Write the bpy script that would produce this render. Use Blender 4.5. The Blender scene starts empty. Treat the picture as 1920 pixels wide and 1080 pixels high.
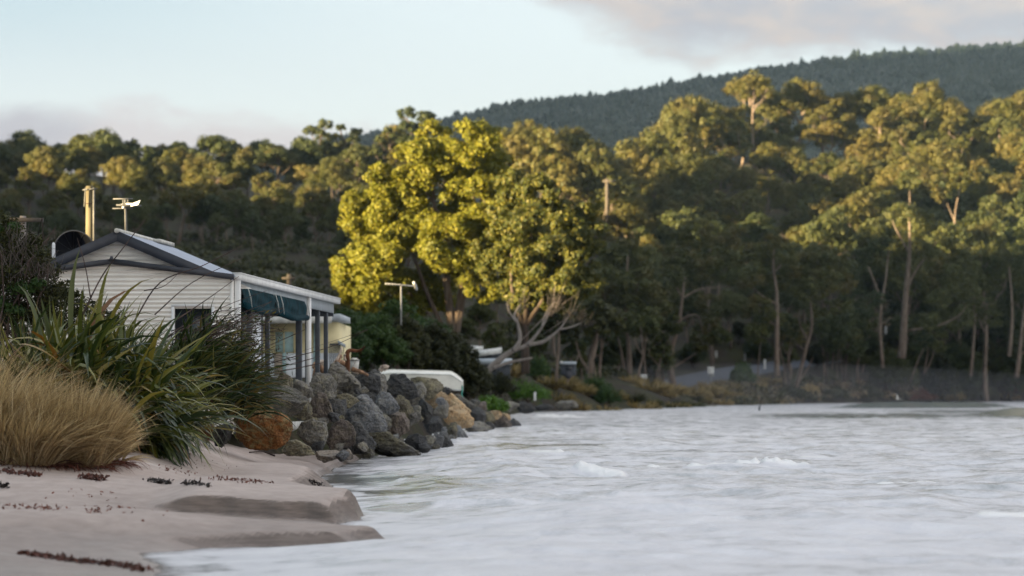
import bpy, math, random
import numpy as np
from mathutils import Vector, Matrix
SC = bpy.context.scene
COL = SC.collection
rng = np.random.default_rng(7)
random.seed(7)
F = 5000.0
CAMZ = 1.5
HY = 732.0                     # the eye-level line of the photograph

def P(px, py, d):
    return np.array([(px - 960.0) * d / F, d, CAMZ - (py - HY) * d / F])

# ------------------------------------------------------------------ camera
cam = bpy.data.cameras.new("camera")
cam.sensor_width = 36.0
cam.lens = F * 36.0 / 1920.0
cam.shift_y = (HY - 540.0) / 1920.0
cam.clip_start = 0.3
cam.clip_end = 9000
cam.dof.use_dof = True
cam.dof.focus_distance = 41.0
cam.dof.aperture_fstop = 1.7
camo = bpy.data.objects.new("camera", cam)
camo.location = (0, 0, CAMZ)
camo.rotation_euler = (math.pi / 2, 0, 0)
COL.objects.link(camo)
SC.camera = camo

# ------------------------------------------------------------------ light
SUN_EL = math.radians(4.6)
SUN_AZ = math.atan2(-0.86, -0.51)          # the sun stands to the left, a little behind
to_sun = Vector((math.sin(SUN_AZ) * math.cos(SUN_EL), math.cos(SUN_AZ) * math.cos(SUN_EL), math.sin(SUN_EL)))
sl = bpy.data.lights.new("sun", 'SUN')
sl.energy = 5.0
sl.angle = math.radians(0.5)
sl.color = (1.0, 0.76, 0.42)
so = bpy.data.objects.new("sun", sl)
so.rotation_euler = to_sun.to_track_quat('Z', 'Y').to_euler()
so.location = (-60, -30, 60)
COL.objects.link(so)

SC.view_settings.view_transform = 'Standard'
SC.view_settings.look = 'None'
SC.view_settings.gamma = 1
SC.view_settings.exposure = 2.95
SC.cycles.max_bounces = 6
SC.cycles.diffuse_bounces = 3
SC.cycles.glossy_bounces = 2
SC.cycles.transmission_bounces = 3
SC.cycles.transparent_max_bounces = 6
SC.cycles.volume_bounces = 0
SC.cycles.caustics_reflective = False
SC.cycles.caustics_refractive = False
try:
    SC.cycles.use_denoising = True
    SC.cycles.denoiser = 'OPENIMAGEDENOISE'
except Exception:
    pass

class NT:
    """small node helper"""
    def __init__(self, tree):
        self.t = tree
        self.n = tree.nodes
        self.l = tree.links
    def new(self, kind, **kw):
        n = self.n.new(kind)
        for k, v in kw.items():
            setattr(n, k, v)
        return n
    def link(self, a, b):
        self.l.new(a, b)
    def val(self, sock, v):
        if isinstance(v, bpy.types.NodeSocket):
            self.l.new(v, sock)
        else:
            sock.default_value = v
    def math(self, op, a, b=0.0, c=None, clamp=False):
        n = self.n.new('ShaderNodeMath'); n.operation = op; n.use_clamp = clamp
        self.val(n.inputs[0], a); self.val(n.inputs[1], b)
        if c is not None: self.val(n.inputs[2], c)
        return n.outputs[0]
    def mix(self, f, a, b, mode='MIX'):
        n = self.n.new('ShaderNodeMix'); n.data_type = 'RGBA'; n.blend_type = mode
        self.val(n.inputs[0], f)
        for s, v in ((n.inputs[6], a), (n.inputs[7], b)):
            if isinstance(v, bpy.types.NodeSocket): self.l.new(v, s)
            else: s.default_value = (*v[:3], 1)
        return n.outputs[2]
    def noise(self, vec, scale, detail=4, rough=0.55, dist=0.0):
        n = self.n.new('ShaderNodeTexNoise')
        n.inputs['Scale'].default_value = scale
        n.inputs['Detail'].default_value = detail
        n.inputs['Roughness'].default_value = rough
        n.inputs['Distortion'].default_value = dist
        if vec is not None: self.l.new(vec, n.inputs['Vector'])
        return n.outputs[0]
    def step(self, v, lo, hi):
        n = self.n.new('ShaderNodeMapRange'); n.interpolation_type = 'SMOOTHSTEP'
        self.val(n.inputs[0], v)
        n.inputs[1].default_value = lo; n.inputs[2].default_value = hi
        return n.outputs[0]
    def ramp(self, f, stops):
        n = self.n.new('ShaderNodeValToRGB')
        e = n.color_ramp.elements
        while len(e) < len(stops): e.new(0.5)
        for k, (p, c) in enumerate(stops):
            e[k].position = p; e[k].color = (*c, 1)
        self.l.new(f, n.inputs[0])
        return n.outputs[0]
    def scalev(self, vec, s):
        n = self.n.new('ShaderNodeMapping'); n.inputs['Scale'].default_value = s
        self.l.new(vec, n.inputs['Vector'])
        return n.outputs[0]

# ------------------------------------------------------------------ sky
w = bpy.data.worlds.new("World")
SC.world = w
w.use_nodes = True
nt = NT(w.node_tree)
bg = nt.n["Background"]
sky = nt.new('ShaderNodeTexSky', sky_type='NISHITA', sun_disc=False)
sky.sun_elevation = SUN_EL
sky.sun_rotation = SUN_AZ
sky.altitude = 0; sky.air_density = 1.0; sky.dust_density = 0.6; sky.ozone_density = 1.2
tc = nt.new('ShaderNodeTexCoord')
sep = nt.new('ShaderNodeSeparateXYZ'); nt.link(tc.outputs['Generated'], sep.inputs[0])
dx, dy, dz = sep.outputs
el = nt.math('ARCTAN2', dz, nt.math('SQRT', nt.math('ADD', nt.math('MULTIPLY', dx, dx), nt.math('MULTIPLY', dy, dy))))
az = nt.math('ARCTAN2', dx, dy)
nv = nt.scalev(tc.outputs['Generated'], (1.0, 1.0, 2.2))
n1 = nt.noise(nv, 9.0, 6, 0.55, 0.2)
n2 = nt.noise(nv, 34.0, 5, 0.55, 0.3)
nn = nt.math('ADD', nt.math('MULTIPLY', nt.math('SUBTRACT', n1, 0.5), 0.030), nt.math('MULTIPLY', nt.math('SUBTRACT', n2, 0.5), 0.034))
# the high bank of cloud to the right
thr = nt.math('MAXIMUM', nt.math('SUBTRACT', 0.148, nt.math('MULTIPLY', nt.math('ADD', az, 0.002), 0.44)), 0.118)
bank = nt.step(nt.math('ADD', nt.math('SUBTRACT', el, thr), nn), -0.003, 0.014)
# the low band lying on the hills to the left
lowc = nt.math('SUBTRACT', nt.math('SUBTRACT', 0.107, nt.math('MULTIPLY', nt.math('ADD', az, 0.19), 0.04)), el)
low = nt.step(nt.math('ADD', lowc, nt.math('MULTIPLY', nn, 0.8)), -0.003, 0.010)
low = nt.math('MULTIPLY', low, nt.step(az, -0.015, -0.075))
bank = nt.math('MULTIPLY', bank, nt.math('SUBTRACT', 1.0, nt.math('MULTIPLY', nt.step(el, 0.2, 0.5), 0.8)))
lowd = nt.step(nt.math('ADD', az, nt.math('MULTIPLY', nn, 3.0)), -0.135, -0.175)
cl_col = nt.mix(nt.step(nt.math('ADD', n2, nt.math('MULTIPLY', nt.math('SUBTRACT', el, 0.13), 4.0)), 0.35, 0.75), (0.56, 0.555, 0.62), (0.80, 0.68, 0.62))
low_col = nt.mix(lowd, (0.86, 0.80, 0.80), (0.66, 0.635, 0.68))
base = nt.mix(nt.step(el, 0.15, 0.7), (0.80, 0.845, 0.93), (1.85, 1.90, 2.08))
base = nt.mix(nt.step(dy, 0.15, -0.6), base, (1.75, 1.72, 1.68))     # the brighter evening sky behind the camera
base = nt.mix(nt.math('MULTIPLY', nt.step(az, 0.0, -0.21), nt.step(el, 0.10, 0.16)), base, (0.535, 0.665, 0.79))
skyc = nt.n.new('ShaderNodeMix'); skyc.data_type = 'RGBA'; skyc.blend_type = 'ADD'; skyc.inputs[0].default_value = 1
nt.link(base, skyc.inputs[6])
skm = nt.new('ShaderNodeMix', data_type='RGBA', blend_type='MULTIPLY'); skm.inputs[0].default_value = 1
nt.link(sky.outputs[0], skm.inputs[6]); skm.inputs[7].default_value = (0.10, 0.10, 0.10, 1)
nt.link(skm.outputs[2], skyc.inputs[7])
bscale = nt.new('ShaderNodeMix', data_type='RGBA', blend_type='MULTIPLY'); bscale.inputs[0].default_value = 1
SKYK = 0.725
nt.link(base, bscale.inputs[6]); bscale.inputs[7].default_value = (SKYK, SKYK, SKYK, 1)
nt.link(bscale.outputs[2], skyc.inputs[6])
def kmul(c):
    n = nt.new('ShaderNodeMix', data_type='RGBA', blend_type='MULTIPLY'); n.inputs[0].default_value = 1
    nt.link(c, n.inputs[6]); n.inputs[7].default_value = (SKYK * 1.12, SKYK * 1.12, SKYK * 1.12, 1)
    return n.outputs[2]
c1 = nt.mix(nt.math('MULTIPLY', low, 0.85), skyc.outputs[2], kmul(low_col))
c2 = nt.mix(nt.math('MULTIPLY', bank, 0.92), c1, kmul(cl_col))
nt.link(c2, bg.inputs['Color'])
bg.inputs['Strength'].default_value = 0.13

# ------------------------------------------------------------------ helpers
def origin(o):
    v = np.zeros(3)
    while o is not None:
        v += np.array(o.location); o = o.parent
    return v

def raw_mesh(name, V, Fc, smooth=False):
    me = bpy.data.meshes.new(name)
    V = np.asarray(V, dtype=np.float32).reshape(-1, 3)
    if isinstance(Fc, np.ndarray) and Fc.shape[1] == 4:
        me.vertices.add(len(V)); me.vertices.foreach_set('co', V.ravel())
        m = len(Fc)
        me.loops.add(4 * m); me.loops.foreach_set('vertex_index', Fc.astype(np.int32).ravel())
        me.polygons.add(m); me.polygons.foreach_set('loop_start', np.arange(0, 4 * m, 4, dtype=np.int32))
        me.update(calc_edges=True)
    else:
        me.from_pydata(V.tolist(), [], [tuple(int(i) for i in f) for f in Fc])
        me.update()
    if smooth:
        me.polygons.foreach_set('use_smooth', np.ones(len(me.polygons), dtype=bool))
    return me

def obj(name, VF, mat, parent=None, smooth=False, bevel=0.0):
    """one mesh object from world coordinates"""
    V, Fc = VF
    V = np.asarray(V, dtype=float).reshape(-1, 3)
    off = origin(parent) if parent else (V.min(0) + V.max(0)) / 2
    if not parent: off = np.array([off[0], off[1], V[:, 2].min()])
    me = raw_mesh(name, V - off, Fc, smooth)
    if mat: me.materials.append(mat)
    o = bpy.data.objects.new(name, me)
    COL.objects.link(o)
    if parent: o.parent = parent
    else: o.location = off
    if bevel:
        b = o.modifiers.new("bevel", 'BEVEL'); b.width = bevel; b.segments = 2; b.limit_method = 'ANGLE'
    return o

def tag(o, label=None, cat=None, group=None, kind=None):
    if label: o['label'] = label
    if cat: o['category'] = cat
    if group: o['group'] = group
    if kind: o['kind'] = kind
    return o

def thing(name, loc, label, cat, group=None, rz=0):
    o = bpy.data.objects.new(name, None); COL.objects.link(o)
    o.location = tuple(float(v) for v in loc); o.rotation_euler = (0, 0, rz)
    o.empty_display_size = 0.2
    return tag(o, label, cat, group)

def join(parts):
    Vs, Fs, n = [], [], 0
    quads = True
    for V, Fc in parts:
        V = np.asarray(V, dtype=float).reshape(-1, 3)
        Vs.append(V)
        if isinstance(Fc, np.ndarray): Fs.append(Fc + n)
        else:
            quads = False; Fs.append([tuple(i + n for i in f) for f in Fc])
        n += len(V)
    V = np.concatenate(Vs)
    if quads: return V, np.concatenate(Fs)
    out = []
    for f in Fs: out.extend([tuple(r) for r in f])
    return V, out

def box(c, s, M=None):
    c = np.array(c, float); s = np.array(s, float) / 2
    V = np.array([[x, y, z] for x in (-1, 1) for y in (-1, 1) for z in (-1, 1)]) * s + c
    if M is not None: V = np.array([M(*v) for v in V])
    return V, np.array([[0, 1, 3, 2], [4, 6, 7, 5], [0, 4, 5, 1], [2, 3, 7, 6], [0, 2, 6, 4], [1, 5, 7, 3]])

def tube(pts, rad, n=8, cap=True):
    pts = np.asarray(pts, float); k = len(pts)
    rad = np.full(k, rad) if np.isscalar(rad) else np.asarray(rad, float)
    T = np.gradient(pts, axis=0); T /= np.linalg.norm(T, axis=1)[:, None] + 1e-9
    up = np.array([0, 0, 1.0]) if abs(T[0][2]) < 0.9 else np.array([1.0, 0, 0])
    V = []
    for i in range(k):
        a = np.cross(T[i], up); a /= np.linalg.norm(a) + 1e-9
        b = np.cross(a, T[i])
        th = np.arange(n) * 2 * math.pi / n
        V.append(pts[i] + rad[i] * (np.cos(th)[:, None] * a + np.sin(th)[:, None] * b))
        up = b
    V = np.concatenate(V)
    Q = []
    for i in range(k - 1):
        for j in range(n):
            Q.append((i * n + j, i * n + (j + 1) % n, (i + 1) * n + (j + 1) % n, (i + 1) * n + j))
    if cap:
        V = np.vstack([V, pts[0], pts[-1]])
        c0, c1 = k * n, k * n + 1
        for j in range(0, n, 2):
            Q.append((c0, (j + 2) % n, j + 1, j))
            b0 = (k - 1) * n
            Q.append((c1, b0 + j, b0 + j + 1, b0 + (j + 2) % n))
    return V, np.array(Q)

def curve(pts, n):
    """smooth polyline through points (Catmull-Rom)"""
    p = np.asarray(pts, float)
    p = np.vstack([2 * p[0] - p[1], p, 2 * p[-1] - p[-2]])
    out = []
    m = len(p) - 3
    for i in range(m):
        a, b, c, d = p[i:i + 4]
        for t in np.linspace(0, 1, n, endpoint=(i == m - 1)):
            out.append(0.5 * (2 * b + (c - a) * t + (2 * a - 5 * b + 4 * c - d) * t * t + (3 * b - a - 3 * c + d) * t ** 3))
    return np.array(out)

_lat = {}
def vnoise(x, y, seed=0):
    if seed not in _lat: _lat[seed] = np.random.default_rng(seed + 100).random((256, 256))
    g = _lat[seed]
    x = np.asarray(x, float); y = np.asarray(y, float)
    xi = np.floor(x).astype(int); yi = np.floor(y).astype(int)
    fx = x - xi; fy = y - yi
    fx = fx * fx * (3 - 2 * fx); fy = fy * fy * (3 - 2 * fy)
    a = g[xi % 256, yi % 256]; b = g[(xi + 1) % 256, yi % 256]
    c = g[xi % 256, (yi + 1) % 256]; d = g[(xi + 1) % 256, (yi + 1) % 256]
    return (a * (1 - fx) + b * fx) * (1 - fy) + (c * (1 - fx) + d * fx) * fy
def fbm(x, y, seed=0, oct=4):
    s = 0; a = 0.5; t = 0
    for k in range(oct):
        s = s + a * vnoise(x * 2 ** k + 17 * k, y * 2 ** k + 31 * k, seed + k); t += a; a *= 0.5
    return s / t
def sstep(a, b, x):
    t = np.clip((x - a) / (b - a), 0, 1)
    return t * t * (3 - 2 * t)

# ------------------------------------------------------------------ materials
def new_mat(name):
    m = bpy.data.materials.new(name); m.use_nodes = True
    nt = NT(m.node_tree); p = nt.n['Principled BSDF']
    return m, nt, p

def plain(name, c, rough=0.6, var=0.12, scale=6.0, metal=0.0, bump=0.0, bscale=30.0, spec=0.35):
    m, nt, p = new_mat(name)
    tc = nt.new('ShaderNodeTexCoord')
    n = nt.noise(tc.outputs['Object'], scale, 5, 0.6)
    lo = tuple(max(0, v * (1 - var * 1.6)) for v in c); hi = tuple(v * (1 + var) for v in c)
    nt.link(nt.mix(nt.step(n, 0.3, 0.7), lo, hi), p.inputs['Base Color'])
    p.inputs['Roughness'].default_value = rough
    p.inputs['Metallic'].default_value = metal
    p.inputs['Specular IOR Level'].default_value = spec
    if bump:
        b = nt.new('ShaderNodeBump'); b.inputs['Strength'].default_value = bump; b.inputs['Distance'].default_value = 0.02
        nt.link(nt.noise(tc.outputs['Object'], bscale, 4, 0.6), b.inputs['Height'])
        nt.link(b.outputs[0], p.inputs['Normal'])
    return m

def foliage(name, stops, transl=0.3, rough=0.55, objw=0.35, patch=None, tcol=(1.0, 1.0, 0.5), spec=0.22):
    """leaf colours vary leaf by leaf and plant by plant"""
    m, nt, p = new_mat(name)
    geo = nt.new('ShaderNodeNewGeometry'); oi = nt.new('ShaderNodeObjectInfo')
    f = nt.math('ADD', nt.math('MULTIPLY', geo.outputs['Random Per Island'], 1 - objw), nt.math('MULTIPLY', oi.outputs['Random'], objw))
    c = nt.ramp(f, stops)
    if patch:
        tc = nt.new('ShaderNodeTexCoord')
        n = nt.noise(tc.outputs['Object'], patch[0], 3, 0.5)
        c = nt.mix(nt.math('MULTIPLY', nt.step(n, 0.45, 0.68), 0.8), c, patch[1])
    nt.link(c, p.inputs['Base Color'])
    p.inputs['Roughness'].default_value = rough
    p.inputs['Specular IOR Level'].default_value = spec
    if transl:
        tr = nt.new('ShaderNodeBsdfTranslucent')
        nt.link(nt.mix(1.0, c, tcol, 'MULTIPLY'), tr.inputs['Color'])
        mx = nt.new('ShaderNodeMixShader'); mx.inputs[0].default_value = transl
        nt.link(p.outputs[0], mx.inputs[1]); nt.link(tr.outputs[0], mx.inputs[2])
        nt.link(mx.outputs[0], nt.n['Material Output'].inputs['Surface'])
    return m

def bark(name, c, c2):
    m, nt, p = new_mat(name)
    tc = nt.new('ShaderNodeTexCoord')
    v = nt.scalev(tc.outputs['Object'], (3.0, 3.0, 0.5))
    n = nt.noise(v, 2.0, 4, 0.6)
    oi = nt.new('ShaderNodeObjectInfo')
    col = nt.mix(nt.step(n, 0.35, 0.65), c, c2)
    col = nt.mix(nt.math('MULTIPLY', oi.outputs['Random'], 0.5), col, tuple(0.55 * v for v in c2))
    nt.link(col, p.inputs['Base Color']); p.inputs['Roughness'].default_value = 0.85
    p.inputs['Specular IOR Level'].default_value = 0.15
    return m

def rock_mat(name, c1, c2, lichen, lw=0.5, rough=0.85, bump=0.7):
    m, nt, p = new_mat(name)
    tc = nt.new('ShaderNodeTexCoord'); oi = nt.new('ShaderNodeObjectInfo')
    ad = nt.new('ShaderNodeVectorMath', operation='ADD'); nt.link(tc.outputs['Object'], ad.inputs[0])
    cm = nt.new('ShaderNodeCombineXYZ'); r30 = nt.math('MULTIPLY', oi.outputs['Random'], 40.0)
    nt.link(r30, cm.inputs[0]); nt.link(r30, cm.inputs[2]); nt.link(cm.outputs[0], ad.inputs[1])
    v = ad.outputs[0]
    a = nt.noise(v, 3.0, 7, 0.65, 0.4)
    b = nt.noise(v, 7.0, 8, 0.7, 0.6)
    g = nt.noise(v, 34.0, 5, 0.7)
    col = nt.mix(nt.step(a, 0.32, 0.66), c1, c2)
    col = nt.mix(nt.math('MULTIPLY', nt.step(b, 0.47, 0.60), min(1, lw * 1.3)), col, lichen)
    col = nt.mix(nt.math('MULTIPLY', nt.step(g, 0.50, 0.72), 0.55), col, tuple(min(1, 1.8 * k + 0.03) for k in c2))
    col = nt.mix(nt.math('MULTIPLY', nt.step(g, 0.48, 0.34), 0.75), col, tuple(0.30 * k for k in c1))
    vr = nt.new('ShaderNodeTexVoronoi', feature='DISTANCE_TO_EDGE'); vr.inputs['Scale'].default_value = 2.2
    nt.link(v, vr.inputs['Vector'])
    crack = nt.step(vr.outputs[0], 0.0, 0.03)
    col = nt.mix(nt.math('MULTIPLY', nt.math('SUBTRACT', 1.0, crack), 0.35), col, tuple(0.3 * k for k in c1))
    tint = nt.math('ADD', 0.80, nt.math('MULTIPLY', oi.outputs['Random'], 0.6))
    hs = nt.new('ShaderNodeHueSaturation'); nt.link(col, hs.inputs['Color']); nt.link(tint, hs.inputs['Value'])
    gp = nt.new('ShaderNodeNewGeometry'); gs = nt.new('ShaderNodeSeparateXYZ'); nt.link(gp.outputs['Position'], gs.inputs[0])
    wetk = nt.step(nt.math('ADD', gs.outputs[2], nt.math('MULTIPLY', nt.math('SUBTRACT', a, 0.5), 0.9)), 0.55, 0.15)     # splashed by the waves
    far_ = nt.step(gp.outputs['Position'], 0, 1) if False else 1.0
    nt.link(nt.mix(nt.math('MULTIPLY', wetk, 0.62), hs.outputs[0], (0.018, 0.018, 0.019)), p.inputs['Base Color'])
    nt.link(nt.math('SUBTRACT', rough, nt.math('MULTIPLY', wetk, 0.45)), p.inputs['Roughness'])
    p.inputs['Specular IOR Level'].default_value = 0.3
    bp = nt.new('ShaderNodeBump'); bp.inputs['Strength'].default_value = bump; bp.inputs['Distance'].default_value = 0.05
    h = nt.math('ADD', nt.math('ADD', nt.math('MULTIPLY', b, 0.7), nt.math('MULTIPLY', g, 0.35)), nt.math('MULTIPLY', crack, 0.12))
    nt.link(h, bp.inputs['Height']); nt.link(bp.outputs[0], p.inputs['Normal'])
    return m

M = {}
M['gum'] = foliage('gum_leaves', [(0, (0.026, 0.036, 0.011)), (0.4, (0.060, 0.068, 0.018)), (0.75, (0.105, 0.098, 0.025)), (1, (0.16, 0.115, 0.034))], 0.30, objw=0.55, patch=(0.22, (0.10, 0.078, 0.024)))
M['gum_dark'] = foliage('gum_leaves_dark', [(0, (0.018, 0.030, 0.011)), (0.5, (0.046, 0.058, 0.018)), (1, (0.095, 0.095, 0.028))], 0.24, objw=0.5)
M['gum_green'] = foliage('gum_leaves_green', [(0, (0.024, 0.036, 0.009)), (0.5, (0.064, 0.072, 0.015)), (1, (0.135, 0.120, 0.022))], 0.30, objw=0.1)
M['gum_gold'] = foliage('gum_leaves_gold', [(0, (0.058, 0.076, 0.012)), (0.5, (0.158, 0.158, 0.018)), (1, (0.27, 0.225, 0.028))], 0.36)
M['shrub'] = foliage('shrub_leaves', [(0, (0.016, 0.040, 0.010)), (0.5, (0.038, 0.075, 0.018)), (1, (0.085, 0.12, 0.030))], 0.28)
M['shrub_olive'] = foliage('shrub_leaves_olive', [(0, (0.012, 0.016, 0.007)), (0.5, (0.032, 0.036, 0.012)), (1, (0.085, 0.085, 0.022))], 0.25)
M['bright'] = foliage('succulent_leaves', [(0, (0.04, 0.095, 0.012)), (0.5, (0.075, 0.16, 0.02)), (1, (0.13, 0.20, 0.035))], 0.25)
M['flax'] = foliage('flax_leaves', [(0, (0.012, 0.026, 0.010)), (0.30, (0.034, 0.055, 0.013)), (0.62, (0.105, 0.120, 0.022)), (0.84, (0.185, 0.180, 0.038)), (0.955, (0.21, 0.165, 0.030)), (0.985, (0.25, 0.10, 0.02)), (1, (0.08, 0.04, 0.018))], 0.22, rough=0.34, objw=0.0, spec=0.55)
M['flax2'] = foliage('flax_leaves_dull', [(0, (0.012, 0.022, 0.010)), (0.40, (0.028, 0.045, 0.014)), (0.75, (0.065, 0.078, 0.022)), (0.92, (0.15, 0.115, 0.03)), (1, (0.10, 0.05, 0.02))], 0.2, rough=0.45, objw=0.0)
M['straw'] = foliage('dry_grass', [(0, (0.13, 0.095, 0.050)), (0.35, (0.39, 0.290, 0.160)), (0.75, (0.62, 0.485, 0.285)), (1, (0.80, 0.69, 0.47))], 0.3, rough=0.6, objw=0.1, tcol=(1, 0.9, 0.6))
M['straw_far'] = foliage('bank_grass', [(0, (0.10, 0.085, 0.035)), (0.5, (0.25, 0.19, 0.085)), (1, (0.40, 0.30, 0.15))], 0.2, objw=0.4)
M['scrub'] = foliage('dry_scrub_leaves', [(0, (0.07, 0.050, 0.030)), (0.5, (0.17, 0.125, 0.072)), (1, (0.28, 0.215, 0.13))], 0.15, objw=0.0, patch=(0.12, (0.06, 0.055, 0.03)))
M['rust_fol'] = foliage('rusty_leaves', [(0, (0.06, 0.018, 0.008)), (1, (0.17, 0.055, 0.02))], 0.2)
M['far_forest'] = foliage('far_forest_leaves', [(0, (0.005, 0.012, 0.011)), (1, (0.018, 0.027, 0.023))], 0.1, objw=0.0, patch=(0.012, (0.026, 0.030, 0.018)))
M['bark'] = bark('pale_bark', (0.215, 0.170, 0.135), (0.115, 0.085, 0.066))
M['bark_dark'] = bark('dark_bark', (0.10, 0.075, 0.058), (0.050, 0.038, 0.030))
M['bark_dead'] = bark('dead_wood', (0.30, 0.265, 0.235), (0.19, 0.165, 0.145))
M['twig'] = plain('twig', (0.075, 0.050, 0.042), 0.8, 0.4, 3)
M['twig_grey'] = plain('grey_twig', (0.11, 0.090, 0.080), 0.8, 0.3, 3)
M['grey_rock'] = rock_mat('grey_rock', (0.065, 0.062, 0.058), (0.18, 0.170, 0.152), (0.21, 0.19, 0.13))
M['dark_rock'] = rock_mat('dark_rock', (0.024, 0.025, 0.028), (0.062, 0.062, 0.062), (0.095, 0.088, 0.07), 0.35)
M['blue_rock'] = rock_mat('blue_grey_rock', (0.070, 0.074, 0.080), (0.165, 0.17, 0.178), (0.24, 0.23, 0.20), 0.45)
M['olive_rock'] = rock_mat('olive_rock', (0.050, 0.044, 0.033), (0.135, 0.120, 0.085), (0.19, 0.17, 0.10), 0.6)
M['red_rock'] = rock_mat('reddish_rock', (0.060, 0.050, 0.044), (0.15, 0.122, 0.105), (0.13, 0.11, 0.07), 0.5)
M['tan_rock'] = rock_mat('tan_rock', (0.24, 0.17, 0.10), (0.42, 0.32, 0.20), (0.45, 0.27, 0.12), 0.5, bump=0.45)
M['rust_rock'] = rock_mat('rust_rock', (0.10, 0.040, 0.014), (0.23, 0.098, 0.028), (0.20, 0.155, 0.075), 0.85)
M['sandy_rock'] = rock_mat('sandy_rock', (0.22, 0.18, 0.145), (0.36, 0.31, 0.26), (0.20, 0.16, 0.10), 0.3, bump=0.3)
M['white_metal'] = plain('white_painted_metal', (0.74, 0.74, 0.73), 0.4, 0.06, 3)
M['cream_iron'] = plain('cream_corrugated_iron', (0.80, 0.77, 0.72), 0.45, 0.05, 1.2)
M['charcoal'] = plain('charcoal_painted_metal', (0.042, 0.045, 0.055), 0.5, 0.15, 3)
M['slate'] = plain('slate_grey_post', (0.060, 0.070, 0.085), 0.6, 0.15, 5)
M['beam'] = plain('blue_grey_beam', (0.36, 0.40, 0.43), 0.6, 0.08, 5)
M['roof'] = plain('blue_grey_roof', (0.26, 0.31, 0.39), 0.35, 0.08, 3, metal=0.3)
M['blind'] = plain('teal_canvas', (0.004, 0.030, 0.040), 0.85, 0.3, 5, bump=0.3, bscale=9, spec=0.1)
M['cord'] = plain('pale_cord', (0.5, 0.52, 0.5), 0.8)
M['glass_dark'] = plain('dark_window_glass', (0.02, 0.024, 0.028), 0.08, 0.1, 3, spec=0.6)
M['lace'] = plain('lace_curtain', (0.62, 0.62, 0.60), 0.8, 0.35, 16)
M['cream'] = plain('cream_wall', (0.72, 0.63, 0.37), 0.7, 0.06, 2)
M['teal_pale'] = plain('pale_teal_panel', (0.42, 0.60, 0.61), 0.35, 0.25, 3)
M['whitewall'] = plain('white_wall', (0.72, 0.75, 0.78), 0.6, 0.04, 3)
M['tan_panel'] = plain('tan_panel', (0.36, 0.30, 0.24), 0.7, 0.1, 3)
M['boat'] = plain('white_hull', (0.78, 0.76, 0.69), 0.4, 0.07, 2)
M['dirty_white'] = plain('weathered_white', (0.55, 0.55, 0.52), 0.6, 0.2, 4)
M['rope'] = plain('green_rope', (0.02, 0.22, 0.17), 0.8)
M['pole'] = bark('power_pole_wood', (0.125, 0.110, 0.070), (0.085, 0.074, 0.046))
M['pole_grey'] = bark('grey_pole_wood', (0.34, 0.30, 0.27), (0.22, 0.19, 0.17))
M['bark_grey'] = bark('dull_pole_wood', (0.14, 0.12, 0.10), (0.10, 0.085, 0.07))
M['grey_metal'] = plain('grey_metal', (0.28, 0.28, 0.27), 0.5, 0.2, 6)
M['dull_metal'] = plain('dull_metal', (0.11, 0.11, 0.105), 0.6, 0.2, 6)
M['pale_metal'] = plain('pale_aluminium', (0.55, 0.54, 0.50), 0.45, 0.15, 6)
M['dish'] = plain('black_dish_mesh', (0.010, 0.012, 0.018), 0.6, 0.2, 8)
M['drift'] = plain('driftwood', (0.33, 0.19, 0.11), 0.8, 0.45, 5, bump=0.4)
M['drift_pale'] = plain('pale_driftwood', (0.50, 0.40, 0.32), 0.8, 0.3, 5, bump=0.4)
M['drift_red'] = plain('red_brown_driftwood', (0.13, 0.048, 0.018), 0.8, 0.35, 4, bump=0.4)
M['weed'] = foliage('seaweed', [(0, (0.040, 0.020, 0.016)), (0.5, (0.12, 0.045, 0.032)), (1, (0.26, 0.10, 0.07))], 0.1, rough=0.5, objw=0.5)
M['weed_dark'] = plain('dark_seaweed', (0.022, 0.015, 0.012), 0.6, 0.4, 14)
M['asphalt'] = plain('asphalt', (0.070, 0.078, 0.094), 0.9, 0.15, 2)
M['sign'] = plain('white_sign', (0.68, 0.68, 0.66), 0.5, 0.1, 4)
M['sign_ink'] = plain('dark_sign_ink', (0.10, 0.10, 0.10), 0.6)
M['gull_white'] = plain('white_feathers', (0.80, 0.77, 0.70), 0.7, 0.05)
M['gull_dark'] = plain('dark_feathers', (0.075, 0.078, 0.085), 0.7, 0.2)
M['beak'] = plain('beak', (0.4, 0.18, 0.04), 0.5)
M['orange'] = plain('broken_wood', (0.60, 0.20, 0.06), 0.7, 0.2)

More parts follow.
